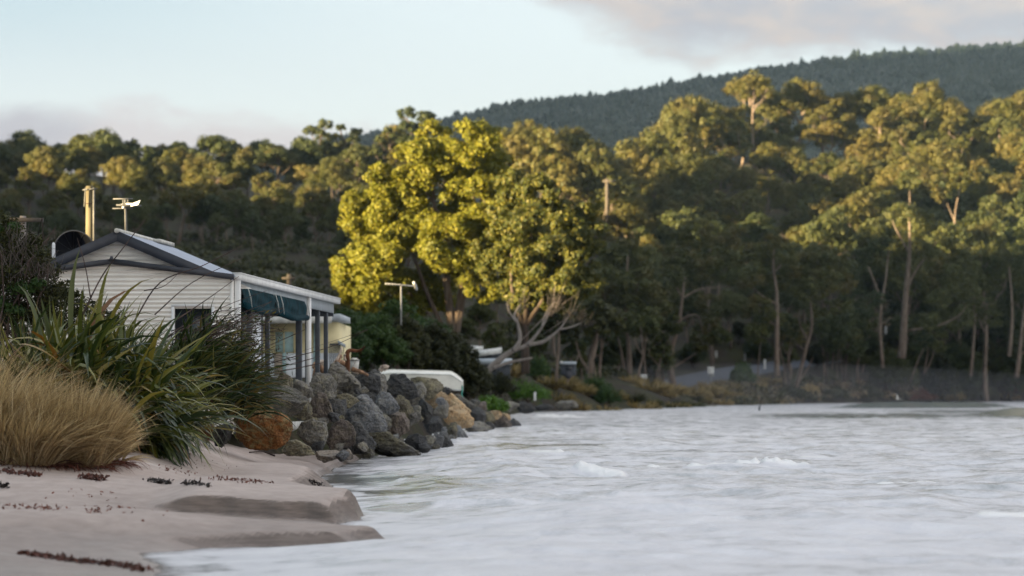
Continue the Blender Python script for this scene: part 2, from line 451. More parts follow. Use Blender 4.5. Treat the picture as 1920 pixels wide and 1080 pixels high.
# ------------------------------------------------------------------ ground
PXN = np.array([-2500, 0, 500, 850, 1100, 1250, 1400, 1650, 1920, 4500.0])
DN = np.array([40, 44, 47, 52, 60, 100, 150, 200, 250, 300, 320, 360, 405, 480, 620.0])
ZN = np.array([
    [-.6, .2, .9, 1.6, 1.7, 2, 3, 7, 12, 16.5, 18, 23, 29.5, 41, 34],
    [-.6, .2, .9, 1.6, 1.7, 2, 3, 7, 12, 16.5, 18, 23, 29.5, 41, 34],
    [-.6, .2, .9, 1.6, 1.7, 2, 3, 7, 12, 16.5, 18, 23, 29.5, 39, 33],
    [-.6, .2, .9, 1.6, 1.7, 1.7, 2.0, 4, 8, 13, 15, 22, 29, 32, 28],
    [-.6, .2, .9, 1.6, 1.7, 1.5, 1.2, 1.3, 2.6, 6, 9, 15, 22, 28, 27],
    [-.6, .2, .9, 1.6, 1.7, 1.4, 1.1, 1.1, 1.1, 1.8, 3.6, 10, 19, 34, 36],
    [-.6, .2, .9, 1.6, 1.7, 1.4, 1.1, 1.1, 1.1, 1.8, 3.8, 13, 25, 43, 45],
    [-.6, .2, .9, 1.6, 1.7, 1.4, 1.1, 1.1, 1.1, 1.6, 3.0, 9, 21, 42, 45],
    [-.6, .2, .9, 1.6, 1.7, 1.4, 1.1, 1.1, 1.1, 1.6, 2.4, 5, 13, 40, 46],
    [-.6, .2, .9, 1.6, 1.7, 1.4, 1.1, 1.1, 1.1, 1.6, 2.4, 4, 8, 36, 46]])
def zctrl(px, d):
    px = np.asarray(px, float); d = np.asarray(d, float)
    cols = np.stack([np.interp(d, DN, ZN[i]) for i in range(len(PXN))])
    i = np.clip(np.searchsorted(PXN, px) - 1, 0, len(PXN) - 2)
    t = np.clip((px - PXN[i]) / (PXN[i + 1] - PXN[i]), 0, 1)
    t = t * t * (3 - 2 * t)
    g = np.take_along_axis(cols, i[None], 0)[0] * (1 - t) + np.take_along_axis(cols, (i + 1)[None], 0)[0] * t
    return g
# the road along the far shore: its centre line, and its climb with distance
RDP = np.array([(8.0, 262), (15.5, 285), (22.0, 305), (29.5, 322), (35.5, 332), (42.0, 343)], float)
def road_z(d): return 1.25 + np.clip(d - 285, -20, 60) * 0.078
def road_dist(x, y):
    best = np.full(np.shape(x), 1e9)
    for (ax, ay), (bx, by) in zip(RDP[:-1], RDP[1:]):
        ex, ey = bx - ax, by - ay; L = ex * ex + ey * ey
        t = np.clip(((x - ax) * ex + (y - ay) * ey) / L, 0, 1)
        best = np.minimum(best, np.hypot(ax + t * ex - x, ay + t * ey - y))
    return best
# shoreline, land on the left of the walk away from the camera
SH = np.array([(-5.6, 38), (-4.6, 43.5), (-3.75, 48), (-3.3, 52), (-2.7, 57), (-2.3, 62), (-2.1, 68), (-1.95, 75), (-1.45, 85), (-.7, 93), (-.15, 99),
               (-.6, 106), (-.4, 120), (.8, 145), (1.8, 172), (8.6, 195), (14, 222), (19.5, 249), (32, 299), (50, 336), (72, 374), (150, 440), (420, 520)], float)
def shore_dist(x, y):
    x = np.asarray(x, float); y = np.asarray(y, float)
    best = np.full(x.shape, 1e9); sgn = np.ones(x.shape)
    for (ax, ay), (bx, by) in zip(SH[:-1], SH[1:]):
        ex, ey = bx - ax, by - ay; L = ex * ex + ey * ey
        t = np.clip(((x - ax) * ex + (y - ay) * ey) / L, 0, 1)
        qx, qy = ax + t * ex - x, ay + t * ey - y
        dd = np.hypot(qx, qy)
        cr = ex * (y - ay) - ey * (x - ax)
        m = dd < best - 1e-9
        best = np.where(m, dd, best); sgn = np.where(m, np.where(cr > 0, 1, -1), sgn)
    return best * sgn
def ground_z(x, y):
    x = np.atleast_1d(np.asarray(x, float)); y = np.atleast_1d(np.asarray(y, float))
    px = 960 + F * x / np.maximum(y, 1)
    z = zctrl(px.ravel(), y.ravel()).reshape(x.shape)
    s = shore_dist(x, y)
    wd = np.interp(y, [40, 95, 110, 180, 300, 600], [1.9, 2.2, 3.5, 4.0, 7.0, 14.0])
    n = fbm(x * 0.35, y * 0.35, 3, 4) - 0.5
    n2 = fbm(x * 0.06, y * 0.06, 9, 3) - 0.5
    k = sstep(0, 1, s / wd)
    z = -0.45 + (z + 0.45) * k + np.minimum(1, k * 1.5) * (n * 0.35 + n2 * np.interp(y, [100, 300], [0.2, 3.0]))
    z = z + np.where(s < 0, np.maximum(s, -20) * 0.05, 0)
    rdd = road_dist(x, y)
    kr = sstep(9.5, 5.0, rdd) * (s > 3) * sstep(345, 335, y)
    z = z * (1 - kr) + (road_z(y) - 0.10) * kr
    return z
gpx = np.concatenate([np.arange(-2600, -100, 100), np.arange(-100, 2050, 14), np.arange(2050, 4600, 100)]).astype(float)
gd = np.concatenate([np.arange(40, 110, 0.8), np.arange(110, 300, 3.0), np.arange(300, 500, 4.0), np.arange(500, 680, 12)])
PXg, Dg = np.meshgrid(gpx, gd)
X = (PXg - 960) * Dg / F; Y = Dg
Z = ground_z(X, Y)
n_r, n_c = X.shape
idx = np.arange(n_r * n_c).reshape(n_r, n_c)
Q = np.stack([idx[:-1, :-1], idx[:-1, 1:], idx[1:, 1:], idx[1:, :-1]], -1).reshape(-1, 4)
mg, nt, p = new_mat('ground_soil')
tc = nt.new('ShaderNodeTexCoord')
a = nt.noise(tc.outputs['Object'], 0.30, 6, 0.6); b = nt.noise(tc.outputs['Object'], 2.2, 6, 0.65)
c = nt.mix(nt.step(a, 0.40, 0.60), (0.030, 0.024, 0.020), (0.036, 0.038, 0.018))
c = nt.mix(nt.math('MULTIPLY', nt.step(b, 0.48, 0.68), 0.7), c, (0.065, 0.050, 0.034))
nt.link(c, p.inputs['Base Color']); p.inputs['Roughness'].default_value = 0.95; p.inputs['Specular IOR Level'].default_value = 0.1
bp = nt.new('ShaderNodeBump'); bp.inputs['Strength'].default_value = 0.9; bp.inputs['Distance'].default_value = 0.15
nt.link(b, bp.inputs['Height']); nt.link(bp.outputs[0], p.inputs['Normal'])
o = obj('ground', (np.stack([X, Y, Z], -1).reshape(-1, 3), Q), mg, smooth=True)
tag(o, 'wooded hillside and low shore bank behind the beach', 'ground', kind='structure')

# hills: the long hill out of frame on the left that keeps the low sun off the shore
hy = np.arange(-260, 760, 6.0)
hH = np.interp(hy, [-260, -40, -20, 38, 66, 110, 150, 184, 205, 235, 268, 311, 331, 357, 420, 760], [18.6, 18.2, 17.9, 20.0, 20.3, 24, 33, 37, 40, 39, 36.5, 37.5, 41, 46.5, 54, 54])
hH = hH + ((fbm(hy * 0.06, hy * 0 + 3.3, 21, 4) - 0.5) * 5 + (fbm(hy * 0.3, hy * 0 + 1.3, 25, 2) - 0.5) * 2.5) * np.interp(hy, [40, 200], [0.25, 1])
prof = [(-260, -1.5), (-230, 0.35), (-200, 0.7), (-172, 0.92), (-160, 1.0), (-150, 1.0), (-138, 0.75), (-122, 0.4), (-108, -1.5)]
HX = np.array([q[0] for q in prof]); HK = np.array([q[1] for q in prof])
V = np.array([[x - 8 * (yy > 420) * 0, yy, (hH[i] * k if k > 0 else k)] for i, yy in enumerate(hy) for x, k in zip(HX, HK)])
m_ = len(prof); idx = np.arange(len(V)).reshape(-1, m_)
Q = np.stack([idx[:-1, :-1], idx[:-1, 1:], idx[1:, 1:], idx[1:, :-1]], -1).reshape(-1, 4)
tag(obj('hills', (V, Q), mg, smooth=True), 'long wooded hill rising on the left of the bay', 'hill', kind='structure')

# ------------------------------------------------------------------ beach sand
EY = np.array([2, 13, 20.0, 22.0, 24.2, 24.9, 25.6, 26.4, 27.6, 29.3, 30.2, 31.2, 32.4, 34, 36, 38, 40, 42, 44, 46, 50, 54, 58, 66])
EX = np.array([-1.6, -1.9, -2.35, -2.55, -3.05, -2.7, -1.45, -1.22, -1.55, -1.95, -1.75, -1.67, -2.2, -2.55, -2.64, -2.60, -2.64, -2.9, -3.12, -3.25, -3.3, -3.3, -3.2, -3.0])
def sand_z(x, y):
    wob = (fbm(x * 1.3, y * 0.9, 41, 3) - 0.5) * 0.22
    s = np.interp(y, EY, EX) - x + wob
    face = np.interp(y, [20, 24, 25.3, 26.5, 29, 31, 38, 39.5, 44], [0.03, 0.03, .14, .15, .05, .18, .24, .24, .14])
    fw = np.interp(y, [20, 24.5, 26, 34, 40, 46], [0.8, 0.7, 0.22, 0.3, 0.5, 0.9])
    z = face * sstep(0, 1, s / fw) + 0.045 * np.clip(s - 0.1, 0, 2.2) + 0.10 * sstep(0.6, 3.4, s)
    # the low scarp cut across the beach, facing the sea and the camera
    t = sstep(29.20, 29.38, y + (fbm(x * 2.2, y * 0 + 5.5, 47, 3) - 0.5) * 0.5 + 0.10 * (x + 2.2)) * sstep(-4.15, -3.45, x)
    z = z + 0.185 * t * sstep(-0.02, 0.15, s) * np.interp(y, [30, 36], [1, 0.55])
    z = z + 0.30 * sstep(29.5, 36, y) * sstep(0.9, 2.6, s) + 0.10 * sstep(35, 44, y) * sstep(0, 1.2, s)
    z = z + 0.10 * sstep(-4.2, -6.5, x) * sstep(27, 32, y)
    z = z + (fbm(x * 0.8, y * 0.5, 51, 4) - 0.5) * 0.06 * sstep(0.1, 0.6, s) + (fbm(x * 5, y * 4, 55, 3) - 0.5) * 0.012 * sstep(0, 0.4, s)
    lowz = -0.004 - 0.014 * np.clip(-s, 0, 1.6) - 0.05 * np.clip(-s - 1.6, 0, 20) + (fbm(x * 0.9, y * 0.55, 57, 3) - 0.5) * 0.034
    z = np.where(s > 0, np.maximum(z, 0) + lowz * sstep(0.5, 0, s), lowz)
    return z, s
ys = np.concatenate([np.arange(2, 12, 0.4), np.arange(12, 20, 0.14), np.arange(20, 28.6, 0.07), np.arange(28.6, 30, 0.025), np.arange(30, 46, 0.07), np.arange(46, 68, 0.3)])
xs = np.concatenate([np.arange(-16, -7.5, 0.4), np.arange(-7.5, 0.6, 0.045), np.arange(0.6, 6, 0.5)])
Xs, Ys = np.meshgrid(xs, ys)
Zs, Ss = sand_z(Xs, Ys)
n_r, n_c = Xs.shape
idx = np.arange(n_r * n_c).reshape(n_r, n_c)
Q = np.stack([idx[:-1, :-1], idx[:-1, 1:], idx[1:, 1:], idx[1:, :-1]], -1).reshape(-1, 4)
ms, nt, p = new_mat('beach_sand')
tc = nt.new('ShaderNodeTexCoord'); geo = nt.new('ShaderNodeNewGeometry')
sp = nt.new('ShaderNodeSeparateXYZ'); nt.link(geo.outputs['Position'], sp.inputs[0])
sn = nt.new('ShaderNodeSeparateXYZ'); nt.link(geo.outputs['True Normal'], sn.inputs[0])
big = nt.noise(geo.outputs['Position'], 0.7, 5, 0.55); mid = nt.noise(geo.outputs['Position'], 5.0, 5, 0.6); fine = nt.noise(geo.outputs['Position'], 130.0, 2, 0.6)
dry = nt.mix(nt.step(mid, 0.3, 0.7), (0.41, 0.335, 0.295), (0.49, 0.405, 0.36))
dry = nt.mix(nt.math('MULTIPLY', nt.step(fine, 0.4, 0.7), 0.25), dry, (0.30, 0.25, 0.22))
wet = nt.mix(nt.step(mid, 0.3, 0.7), (0.23, 0.185, 0.16), (0.29, 0.235, 0.205))
zz = nt.math('ADD', sp.outputs[2], nt.math('MULTIPLY', nt.math('SUBTRACT', big, 0.5), 0.35))
col = nt.mix(nt.step(zz, 0.06, 0.42), wet, dry)
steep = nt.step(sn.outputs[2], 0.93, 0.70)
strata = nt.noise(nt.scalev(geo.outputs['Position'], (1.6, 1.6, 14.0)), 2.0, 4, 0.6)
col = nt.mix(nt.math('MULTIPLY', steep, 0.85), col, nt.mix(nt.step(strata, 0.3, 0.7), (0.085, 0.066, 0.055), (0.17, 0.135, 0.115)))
wl = nt.step(nt.noise(nt.scalev(geo.outputs['Position'], (0.35, 1.0, 1)), 1.3, 5, 0.65), 0.52, 0.66)   # drifts of pale dry sand
col = nt.mix(nt.math('MULTIPLY', wl, nt.math('MULTIPLY', nt.step(zz, 0.32, 0.6), 0.6)), col, (0.60, 0.54, 0.50))
nt.link(col, p.inputs['Base Color'])
rg = nt.new('ShaderNodeMapRange'); nt.link(zz, rg.inputs[0]); rg.inputs[1].default_value = 0.0; rg.inputs[2].default_value = 0.25; rg.inputs[3].default_value = 0.28; rg.inputs[4].default_value = 0.9
nt.link(rg.outputs[0], p.inputs['Roughness']); p.inputs['Specular IOR Level'].default_value = 0.3
bp = nt.new('ShaderNodeBump'); bp.inputs['Strength'].default_value = 0.35; bp.inputs['Distance'].default_value = 0.03
nt.link(nt.math('ADD', mid, nt.math('MULTIPLY', fine, 0.3)), bp.inputs['Height']); nt.link(bp.outputs[0], p.inputs['Normal'])
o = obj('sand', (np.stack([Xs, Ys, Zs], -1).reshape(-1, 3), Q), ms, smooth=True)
tag(o, 'pale pinkish sand beach with small scarps cut by the waves', 'beach', kind='structure')
def sandz(x, y): return float(sand_z(np.array([x]), np.array([y]))[0][0])

# ------------------------------------------------------------------ sea
py = np.concatenate([np.arange(1500, 1100, -6.0), np.arange(1100, 752.2, -0.5), [751.5, 750.5, 749, 747, 744, 741]])
pxs = np.concatenate([np.arange(150, 2000, 4.0), np.arange(2000, 5200, 60)])
d_ = F * CAMZ / (py - HY)
PXw, Dw = np.meshgrid(pxs, d_)
Xw = (PXw - 960) * Dw / F; Yw = Dw
rowsp = np.abs(np.gradient(d_))[:, None]
Zw = np.zeros_like(Xw)
for L, A, th, sd in ((6.0, .028, .10, 1), (3.4, .022, -.22, 2), (2.1, .022, .3, 3), (1.2, .020, -.1, 4), (0.7, .013, .25, 5), (0.42, .007, -.3, 6), (0.25, .004, 0.1, 7)):
    u_ = (Xw * math.sin(th) + Yw * math.cos(th)); v_ = (Xw * math.cos(th) - Yw * math.sin(th))
    n = fbm(v_ / (L * (1.4 if L < 3 else 2.4)) + sd * 7.7, u_ / L + sd * 3.1, 60 + sd, 2)
    Zw += A * 3.2 * ((1 - np.abs(2 * n - 1) * 1.6)) * np.clip((L / (rowsp * 2.2)) - 0.4, 0, 1)
# calm thin swash beside the beach
calm = sstep(0.0, 3.0, Xw - np.interp(Yw, EY, EX)) * 0.85 + 0.15
calm = np.where(Yw > 66, 1, calm) * np.interp(Yw, [18, 30], [0.45, 1.0])
Zw *= calm
foam = np.ones_like(Zw) * 0.66 + 0.20 * sstep(36, 25, Yw)
# two swells standing up beyond the foam on the right
def swell(px0, px1, d0, h, wid, slope=0.0):
    t = sstep(px0 - 60, px0 + 60, PXw) * sstep(px1 + 60, px1 - 60, PXw)
    dd = Yw - (d0 + slope * (PXw - px0) + (vnoise(PXw * 0.012, Yw * 0 + d0, 71) - 0.5) * 6)
    return h * t * np.exp(-(dd / wid) ** 2)
s1 = swell(1600, 1880, 236, 0.50, 5.0, -0.02); s2 = swell(1850, 2500, 150, 0.42, 6.0, 0.0); s3 = swell(1380, 1760, 150, 0.13, 4.0, 0.0); s4 = swell(1780, 2300, 85, 0.10, 2.0)
Zw += s1 + s2 + s3 + s4
foam -= s2 * 1.6 + s1 * 0.8
def darkw(px0, px1, d0, wid, k):
    t = sstep(px0 - 80, px0 + 80, PXw) * sstep(px1 + 80, px1 - 80, PXw)
    return k * t * np.exp(-((Yw - d0) / wid) ** 2)
foam -= darkw(1600, 1850, 230, 7, 0.85) + darkw(1860, 2500, 146, 9, 0.65) + darkw(1430, 1800, 142, 11, 0.40) + darkw(1850, 2400, 90, 4, 0.35) + darkw(1700, 2400, 180, 25, 0.30)
foam -= darkw(930, 1140, 62.3, 0.9, 0.55) + darkw(800, 1050, 56.5, 0.6, 0.35)
# a few small wavelets breaking, with their white tops
BREAK = [(1075, 1175, 908, .055, .32), (1205, 1262, 900, .06, .30), (1285, 1390, 904, .03, .2), (1375, 1432, 890, .085, .35), (1425, 1525, 903, .085, .35), (1830, 1930, 1000, .018, .25), (990, 1060, 868, .04, .5), (1000, 1100, 787, .10, 1.5), (1500, 1560, 880, .03, .4), (1640, 1760, 930, .03, .25)]
crest = np.zeros_like(Zw)
for q0, q1, yy, h, wd in BREAK:
    d0 = F * CAMZ / (yy - HY)
    t = sstep(q0 - 8, q0 + 14, PXw) * sstep(q1 + 8, q1 - 14, PXw)
    slant = (PXw - q0) / (q1 - q0) * -0.9 if q0 < 1200 else 0
    dd = Yw - d0 - slant
    e = t * np.exp(-(dd / wd) ** 2)
    lump = 0.35 + 1.3 * fbm(Xw * 9, Yw * 5, 83, 3)
    Zw += h * 1.25 * e * lump * (0.6 + 0.8 * vnoise(Xw * 3.0, Yw * 0 + q0, 85)); crest = np.maximum(crest, e * np.clip(0.35 + lump * 0.6, 0, 1))
    foam -= darkw(q0 + 20, q1 - 20, d0 + 1.2 + (0.4 if q0 < 1200 else 0), 0.5, 0.35) * 0.6  # foam thinned beside each crest to paint its dark shadow line
foam = np.clip(foam + crest * 1.2, 0, 1.4)
# still pools of clear water left on the flat sand
pool = np.zeros_like(Zw)
for cx, cy, rx, ry in ((700, 905, 110, 9), (790, 924, 105, 11), (742, 962, 60, 6)):
    nx_ = (fbm(Xw * 1.6, Yw * 0.5, 95, 4) - 0.5)
    pool = np.maximum(pool, np.exp(-(((PXw - cx) / rx + nx_ * 1.2) ** 2 + (((F * CAMZ / Yw + HY) - cy) / ry + nx_ * 1.5) ** 2) ** 2))
foam -= pool * (0.45 + 0.8 * sstep(0.42, 0.62, fbm(Xw * 1.1, Yw * 1.7, 97, 4)))
# foam lines on the swash edge
edge = Xw - np.interp(Yw, EY, EX)
foam += 0.4 * np.exp(-((edge - 0.25 - 0.3 * vnoise(Xw * 2, Yw * 1.5, 91)) / 0.16) ** 2) * (Yw < 40)
sz_ = np.where((Yw < 66) & (Yw > 3), sand_z(Xw, np.clip(Yw, 3, 66))[0], -1.0)
depth = np.clip(Zw - sz_, 0, 1)
depth = np.where(Yw >= 62, 1.0, depth)
foam -= 0.55 * np.exp(-depth / 0.022) * (Yw < 60)
n_r, n_c = Xw.shape
idx = np.arange(n_r * n_c).reshape(n_r, n_c)
Q = np.stack([idx[:-1, :-1], idx[:-1, 1:], idx[1:, 1:], idx[1:, :-1]], -1).reshape(-1, 4)
mw, nt, p = new_mat('foamy_sea')
geo = nt.new('ShaderNodeNewGeometry'); at = nt.new('ShaderNodeAttribute', attribute_name='foam')
pos = nt.scalev(geo.outputs['Position'], (0.6, 1.0, 1.0)); pos2 = nt.scalev(geo.outputs['Position'], (0.8, 0.75, 1.0)); pos3 = nt.scalev(geo.outputs['Position'], (0.9, 0.28, 1.0))
f1 = nt.noise(pos, 0.45, 6, 0.62, 0.5); f2 = nt.noise(pos2, 1.9, 5, 0.66, 0.4); f3 = nt.noise(pos3, 12.0, 4, 0.65, 0.3)
fv = nt.math('ADD', at.outputs['Fac'], nt.math('ADD', nt.math('MULTIPLY', nt.math('SUBTRACT', f1, 0.5), 0.55), nt.math('ADD', nt.math('MULTIPLY', nt.math('SUBTRACT', f2, 0.5), 1.35), nt.math('MULTIPLY', nt.math('SUBTRACT', f3, 0.5), 0.22))))
fac = nt.step(fv, 0.22, 0.85)
p.inputs['Base Color'].default_value = (0.20, 0.225, 0.215, 1); p.inputs['Roughness'].default_value = 0.14; p.inputs['IOR'].default_value = 1.33
fo = nt.new('ShaderNodeBsdfPrincipled')
at2 = nt.new('ShaderNodeAttribute', attribute_name='crest')
nt.link(nt.mix(nt.step(at2.outputs['Fac'], 0.15, 0.6), nt.mix(nt.step(f2, 0.3, 0.7), (0.52, 0.515, 0.54), (0.655, 0.645, 0.66)), (0.79, 0.78, 0.76)), fo.inputs['Base Color'])
fo.inputs['Roughness'].default_value = 0.35; fo.inputs['Specular IOR Level'].default_value = 0.5
bp = nt.new('ShaderNodeBump'); bp.inputs['Strength'].default_value = 0.55; bp.inputs['Distance'].default_value = 0.05
nt.link(nt.math('ADD', f2, nt.math('MULTIPLY', f3, 0.35)), bp.inputs['Height'])
nt.link(bp.outputs[0], fo.inputs['Normal'])
bp2 = nt.new('ShaderNodeBump'); bp2.inputs['Strength'].default_value = 0.25; bp2.inputs['Distance'].default_value = 0.03
nt.link(nt.math('ADD', f2, nt.math('MULTIPLY', f3, 0.2)), bp2.inputs['Height']); nt.link(bp2.outputs[0], p.inputs['Normal'])
dpt = nt.new('ShaderNodeAttribute', attribute_name='depth')          # a film of clear water shows the wet sand below it
tb = nt.new('ShaderNodeBsdfTransparent'); tb.inputs['Color'].default_value = (0.80, 0.80, 0.78, 1)
gl = nt.new('ShaderNodeBsdfGlossy'); gl.inputs['Roughness'].default_value = 0.12
fr_ = nt.new('ShaderNodeFresnel'); fr_.inputs['IOR'].default_value = 1.33
film = nt.new('ShaderNodeMixShader'); nt.link(nt.math('MULTIPLY', fr_.outputs[0], 0.6), film.inputs[0]); nt.link(tb.outputs[0], film.inputs[1]); nt.link(gl.outputs[0], film.inputs[2])
wsh = nt.new('ShaderNodeMixShader'); nt.link(nt.step(dpt.outputs['Fac'], 0.01, 0.09), wsh.inputs[0]); nt.link(film.outputs[0], wsh.inputs[1]); nt.link(p.outputs[0], wsh.inputs[2])
mx = nt.new('ShaderNodeMixShader'); nt.link(fac, mx.inputs[0]); nt.link(wsh.outputs[0], mx.inputs[1]); nt.link(fo.outputs[0], mx.inputs[2])
nt.link(mx.outputs[0], nt.n['Material Output'].inputs['Surface'])
o = obj('sea', (np.stack([Xw, Yw, Zw], -1).reshape(-1, 3), Q), mw, smooth=True)
ad_ = o.data.attributes.new('depth', 'FLOAT', 'POINT'); ad_.data.foreach_set('value', depth.astype(np.float32).ravel())
ac_ = o.data.attributes.new('crest', 'FLOAT', 'POINT'); ac_.data.foreach_set('value', np.clip(crest, 0, 1).astype(np.float32).ravel())
at_ = o.data.attributes.new('foam', 'FLOAT', 'POINT'); at_.data.foreach_set('value', foam.astype(np.float32).ravel())
tag(o, 'shallow sea covered with milky white wave foam', 'sea', kind='structure')

# ------------------------------------------------------------------ leaves and trees
def leaves(pts, nrm, L, W, r=rng, droop=0.0):
    """one small pointed leaf (or leaf spray) per point"""
    n = len(pts)
    nrm = nrm / (np.linalg.norm(nrm, axis=1)[:, None] + 1e-9)
    a = r.normal(size=(n, 3)); a[:, 2] -= droop
    t = a - (a * nrm).sum(1)[:, None] * nrm
    t /= np.linalg.norm(t, axis=1)[:, None] + 1e-9
    b = np.cross(nrm, t)
    L = L * r.uniform(0.6, 1.35, n)[:, None]; W = W * r.uniform(0.6, 1.3, n)[:, None]
    V = np.stack([pts - t * L * .5, pts + b * W * .5 - t * L * .05, pts + t * L * .5 - nrm * L * 0.12, pts - b * W * .5 - t * L * .05], 1).reshape(-1, 3)
    return V, np.arange(4 * n).reshape(-1, 4)

def puff(c, rad, n, L, r=rng, W=None, under=0.25, jit=0.36, droop=0.3):
    """a clump of leaves: denser and outward facing on its top and sides"""
    v = r.normal(size=(n, 3)); v /= np.linalg.norm(v, axis=1)[:, None]
    low = v[:, 2] < -0.15
    flip = low & (r.random(n) > under)
    v[flip, 2] *= -1
    rr = r.random(n) ** 0.35
    rad = np.array(rad) if not np.isscalar(rad) else np.array([rad] * 3)
    # uneven outline
    ph = r.uniform(0, 6.28, 4)
    wob = 1 + 0.16 * np.sin(3 * np.arctan2(v[:, 1], v[:, 0]) + ph[0]) + 0.13 * np.sin(5 * v[:, 2] + ph[1]) + 0.10 * np.sin(7 * v[:, 0] + ph[2])
    pts = np.array(c) + v * rad * (rr * wob)[:, None]
    nr = v / rad * rad.mean() + r.normal(size=(n, 3)) * jit
    return leaves(pts, nr, L, W or L * 0.55, r, droop)

def limb(a, b, r0, r1, r, wob=0.12, n=6, sag=0.0):
    a = np.array(a, float); b = np.array(b, float)
    t = np.linspace(0, 1, n)[:, None]
    L = np.linalg.norm(b - a)
    off = r.normal(size=(n, 3)) * L * wob * 0.5
    off[0] = 0; off[-1] = 0
    p = a + (b - a) * t + off * np.sin(t * math.pi) + np.array([0, 0, -sag * L]) * np.sin(t * math.pi)
    return tube(p, np.linspace(r0, r1, n), 7)

def gum(seed, H, R, style='dome', n=14, dens=300, L=0.42, leanx=0.0, bare=0.42):
    """a eucalypt: bare forked trunk below a crown made of separate leafy heads"""
    r = np.random.default_rng(seed)
    tr, cr = [], []
    top = np.array([leanx * H, r.normal() * 0.3, H * 0.72])
    k = 8
    t = np.linspace(0, 1, k)[:, None]
    spine = top * t + np.c_[np.sin(t[:, 0] * 4 + seed) * 0.22, np.cos(t[:, 0] * 3 + seed) * 0.22, np.zeros(k)] * np.sin(t * math.pi) * 1.6
    spine[:, 2] = top[2] * t[:, 0]
    r0 = 0.020 * H + 0.03
    tr.append(tube(spine, np.linspace(r0, r0 * 0.28, k), 8))
    # the crown is a handful of domed lobes, each carried by its own limb and made of small leafy heads
    for i in range(n):
        f = (i + 0.5) / n
        an = i * 2.399 + seed + r.normal() * 0.3
        if style == 'dome':    rho, z, Rl, fz = R * 0.56 * math.sqrt(f), H * (0.84 - 0.30 * f), R * r.uniform(0.46, 0.60), 0.90
        elif style == 'layer': rho, z, Rl, fz = R * r.uniform(0.25, 0.66), H * (0.88 - 0.46 * f), R * r.uniform(0.38, 0.54), 0.72
        elif style == 'tall':  rho, z, Rl, fz = R * r.uniform(0.08, 0.42), H * (0.86 - 0.46 * f), R * r.uniform(0.52, 0.70), 1.05
        elif style == 'flat':  rho, z, Rl, fz = R * 0.66 * math.sqrt(f), H * (0.87 - 0.20 * f), R * r.uniform(0.40, 0.52), 0.62
        elif style == 'sparse': rho, z, Rl, fz = R * r.uniform(0.30, 0.90), H * (0.92 - 0.42 * f), R * r.uniform(0.22, 0.36), 0.70
        else:                  rho, z, Rl, fz = R * 0.60 * math.sqrt(f), H * (0.76 - 0.46 * f), R * r.uniform(0.42, 0.58), 0.95
        if i == 0: rho *= 0.3
        c = np.array([math.cos(an) * rho + leanx * z, math.sin(an) * rho, z])
        zs = max(H * bare * 0.5, min(top[2], z - Rl * 0.5 - (0.4 + 0.6 * r.random()) * rho - 0.4))
        j = np.array([np.interp(zs, spine[:, 2], spine[:, m]) for m in range(3)])
        rb = r0 * (0.55 - 0.25 * f)
        tr.append(limb(j, c - np.array([0, 0, Rl * 0.35]), rb, rb * 0.45, r, 0.14))
        nh = 10 if style != 'sparse' else 7
        for u in range(nh):
            g = (u + 0.5) / nh
            zz = 1 - 1.45 * g; a2 = u * 2.399 + i
            h = np.array([math.cos(a2) * math.sqrt(max(0, 1 - zz * zz)), math.sin(a2) * math.sqrt(max(0, 1 - zz * zz)), zz]) * np.array([1, 1, fz])
            hc = c + h * Rl * r.uniform(0.58, 0.82)
            q = Rl * r.uniform(0.34, 0.52)
            if u % 3 == 0: tr.append(limb(c - np.array([0, 0, Rl * 0.35]), hc, rb * 0.38, 0.02, r, 0.16, 4))
            cr.append(puff(hc, (q, q, q * (0.62 + 0.30 * fz)), int(dens * (Rl / R / 0.5) ** 2 * (0.6 + 0.8 * r.random())), L, r, under=0.35))
    V, Q = join(tr); me_t = raw_mesh('trunk', V, Q, True)
    V, Q = join(cr); me_c = raw_mesh('crown', V, Q)
    return me_t, me_c

TREES = []
def put_tree(var, loc, sc, rz, label, cat='tree', group=None, name='gum_tree', bk='bark', lf='gum', szz=1.0):
    t = thing(name, loc, label, cat, group, rz)
    t.scale = (sc, sc, sc * szz)
    for nm, me, mt in (('trunk', var[0], M[bk]), ('crown', var[1], M[lf])):
        o = bpy.data.objects.new(nm, me); COL.objects.link(o); o.parent = t
        if not me.materials: me.materials.append(mt)
        o.material_slots[0].link = 'OBJECT'; o.material_slots[0].material = mt
    TREES.append(t)
    return t

# kinds of tree: built once each at 12 m, then copied
K = {}
K['dome1'] = gum(1, 12, 4.3, 'dome', 5, 165, 0.36)
K['dome2'] = gum(2, 12, 3.9, 'dome', 4, 190, 0.36, 0.04)
K['dome3'] = gum(3, 12, 4.6, 'dome', 6, 150, 0.36, -0.05)
K['layer1'] = gum(4, 12, 3.8, 'layer', 7, 150, 0.35)
K['layer2'] = gum(5, 12, 4.1, 'layer', 8, 145, 0.35, 0.06)
K['layer3'] = gum(16, 12, 3.5, 'layer', 7, 150, 0.35, -0.06)
K['tall1'] = gum(6, 12, 2.7, 'tall', 5, 150, 0.34)
K['tall2'] = gum(7, 12, 2.4, 'tall', 5, 140, 0.34, 0.04)
K['flat1'] = gum(8, 12, 4.1, 'flat', 6, 165, 0.35, 0.03)
K['flat2'] = gum(18, 12, 3.6, 'flat', 5, 170, 0.35, -0.04)
K['sparse1'] = gum(9, 12, 3.6, 'sparse', 9, 260, 0.34, 0.05)
K['sparse2'] = gum(10, 12, 3.2, 'sparse', 8, 260, 0.34, -0.06)
K['bush1'] = gum(11, 5, 2.6, 'bush', 8, 260, 0.19, 0.0, 0.1)
K['bush2'] = gum(12, 5, 3.1, 'bush', 9, 260, 0.19, 0.05, 0.1)
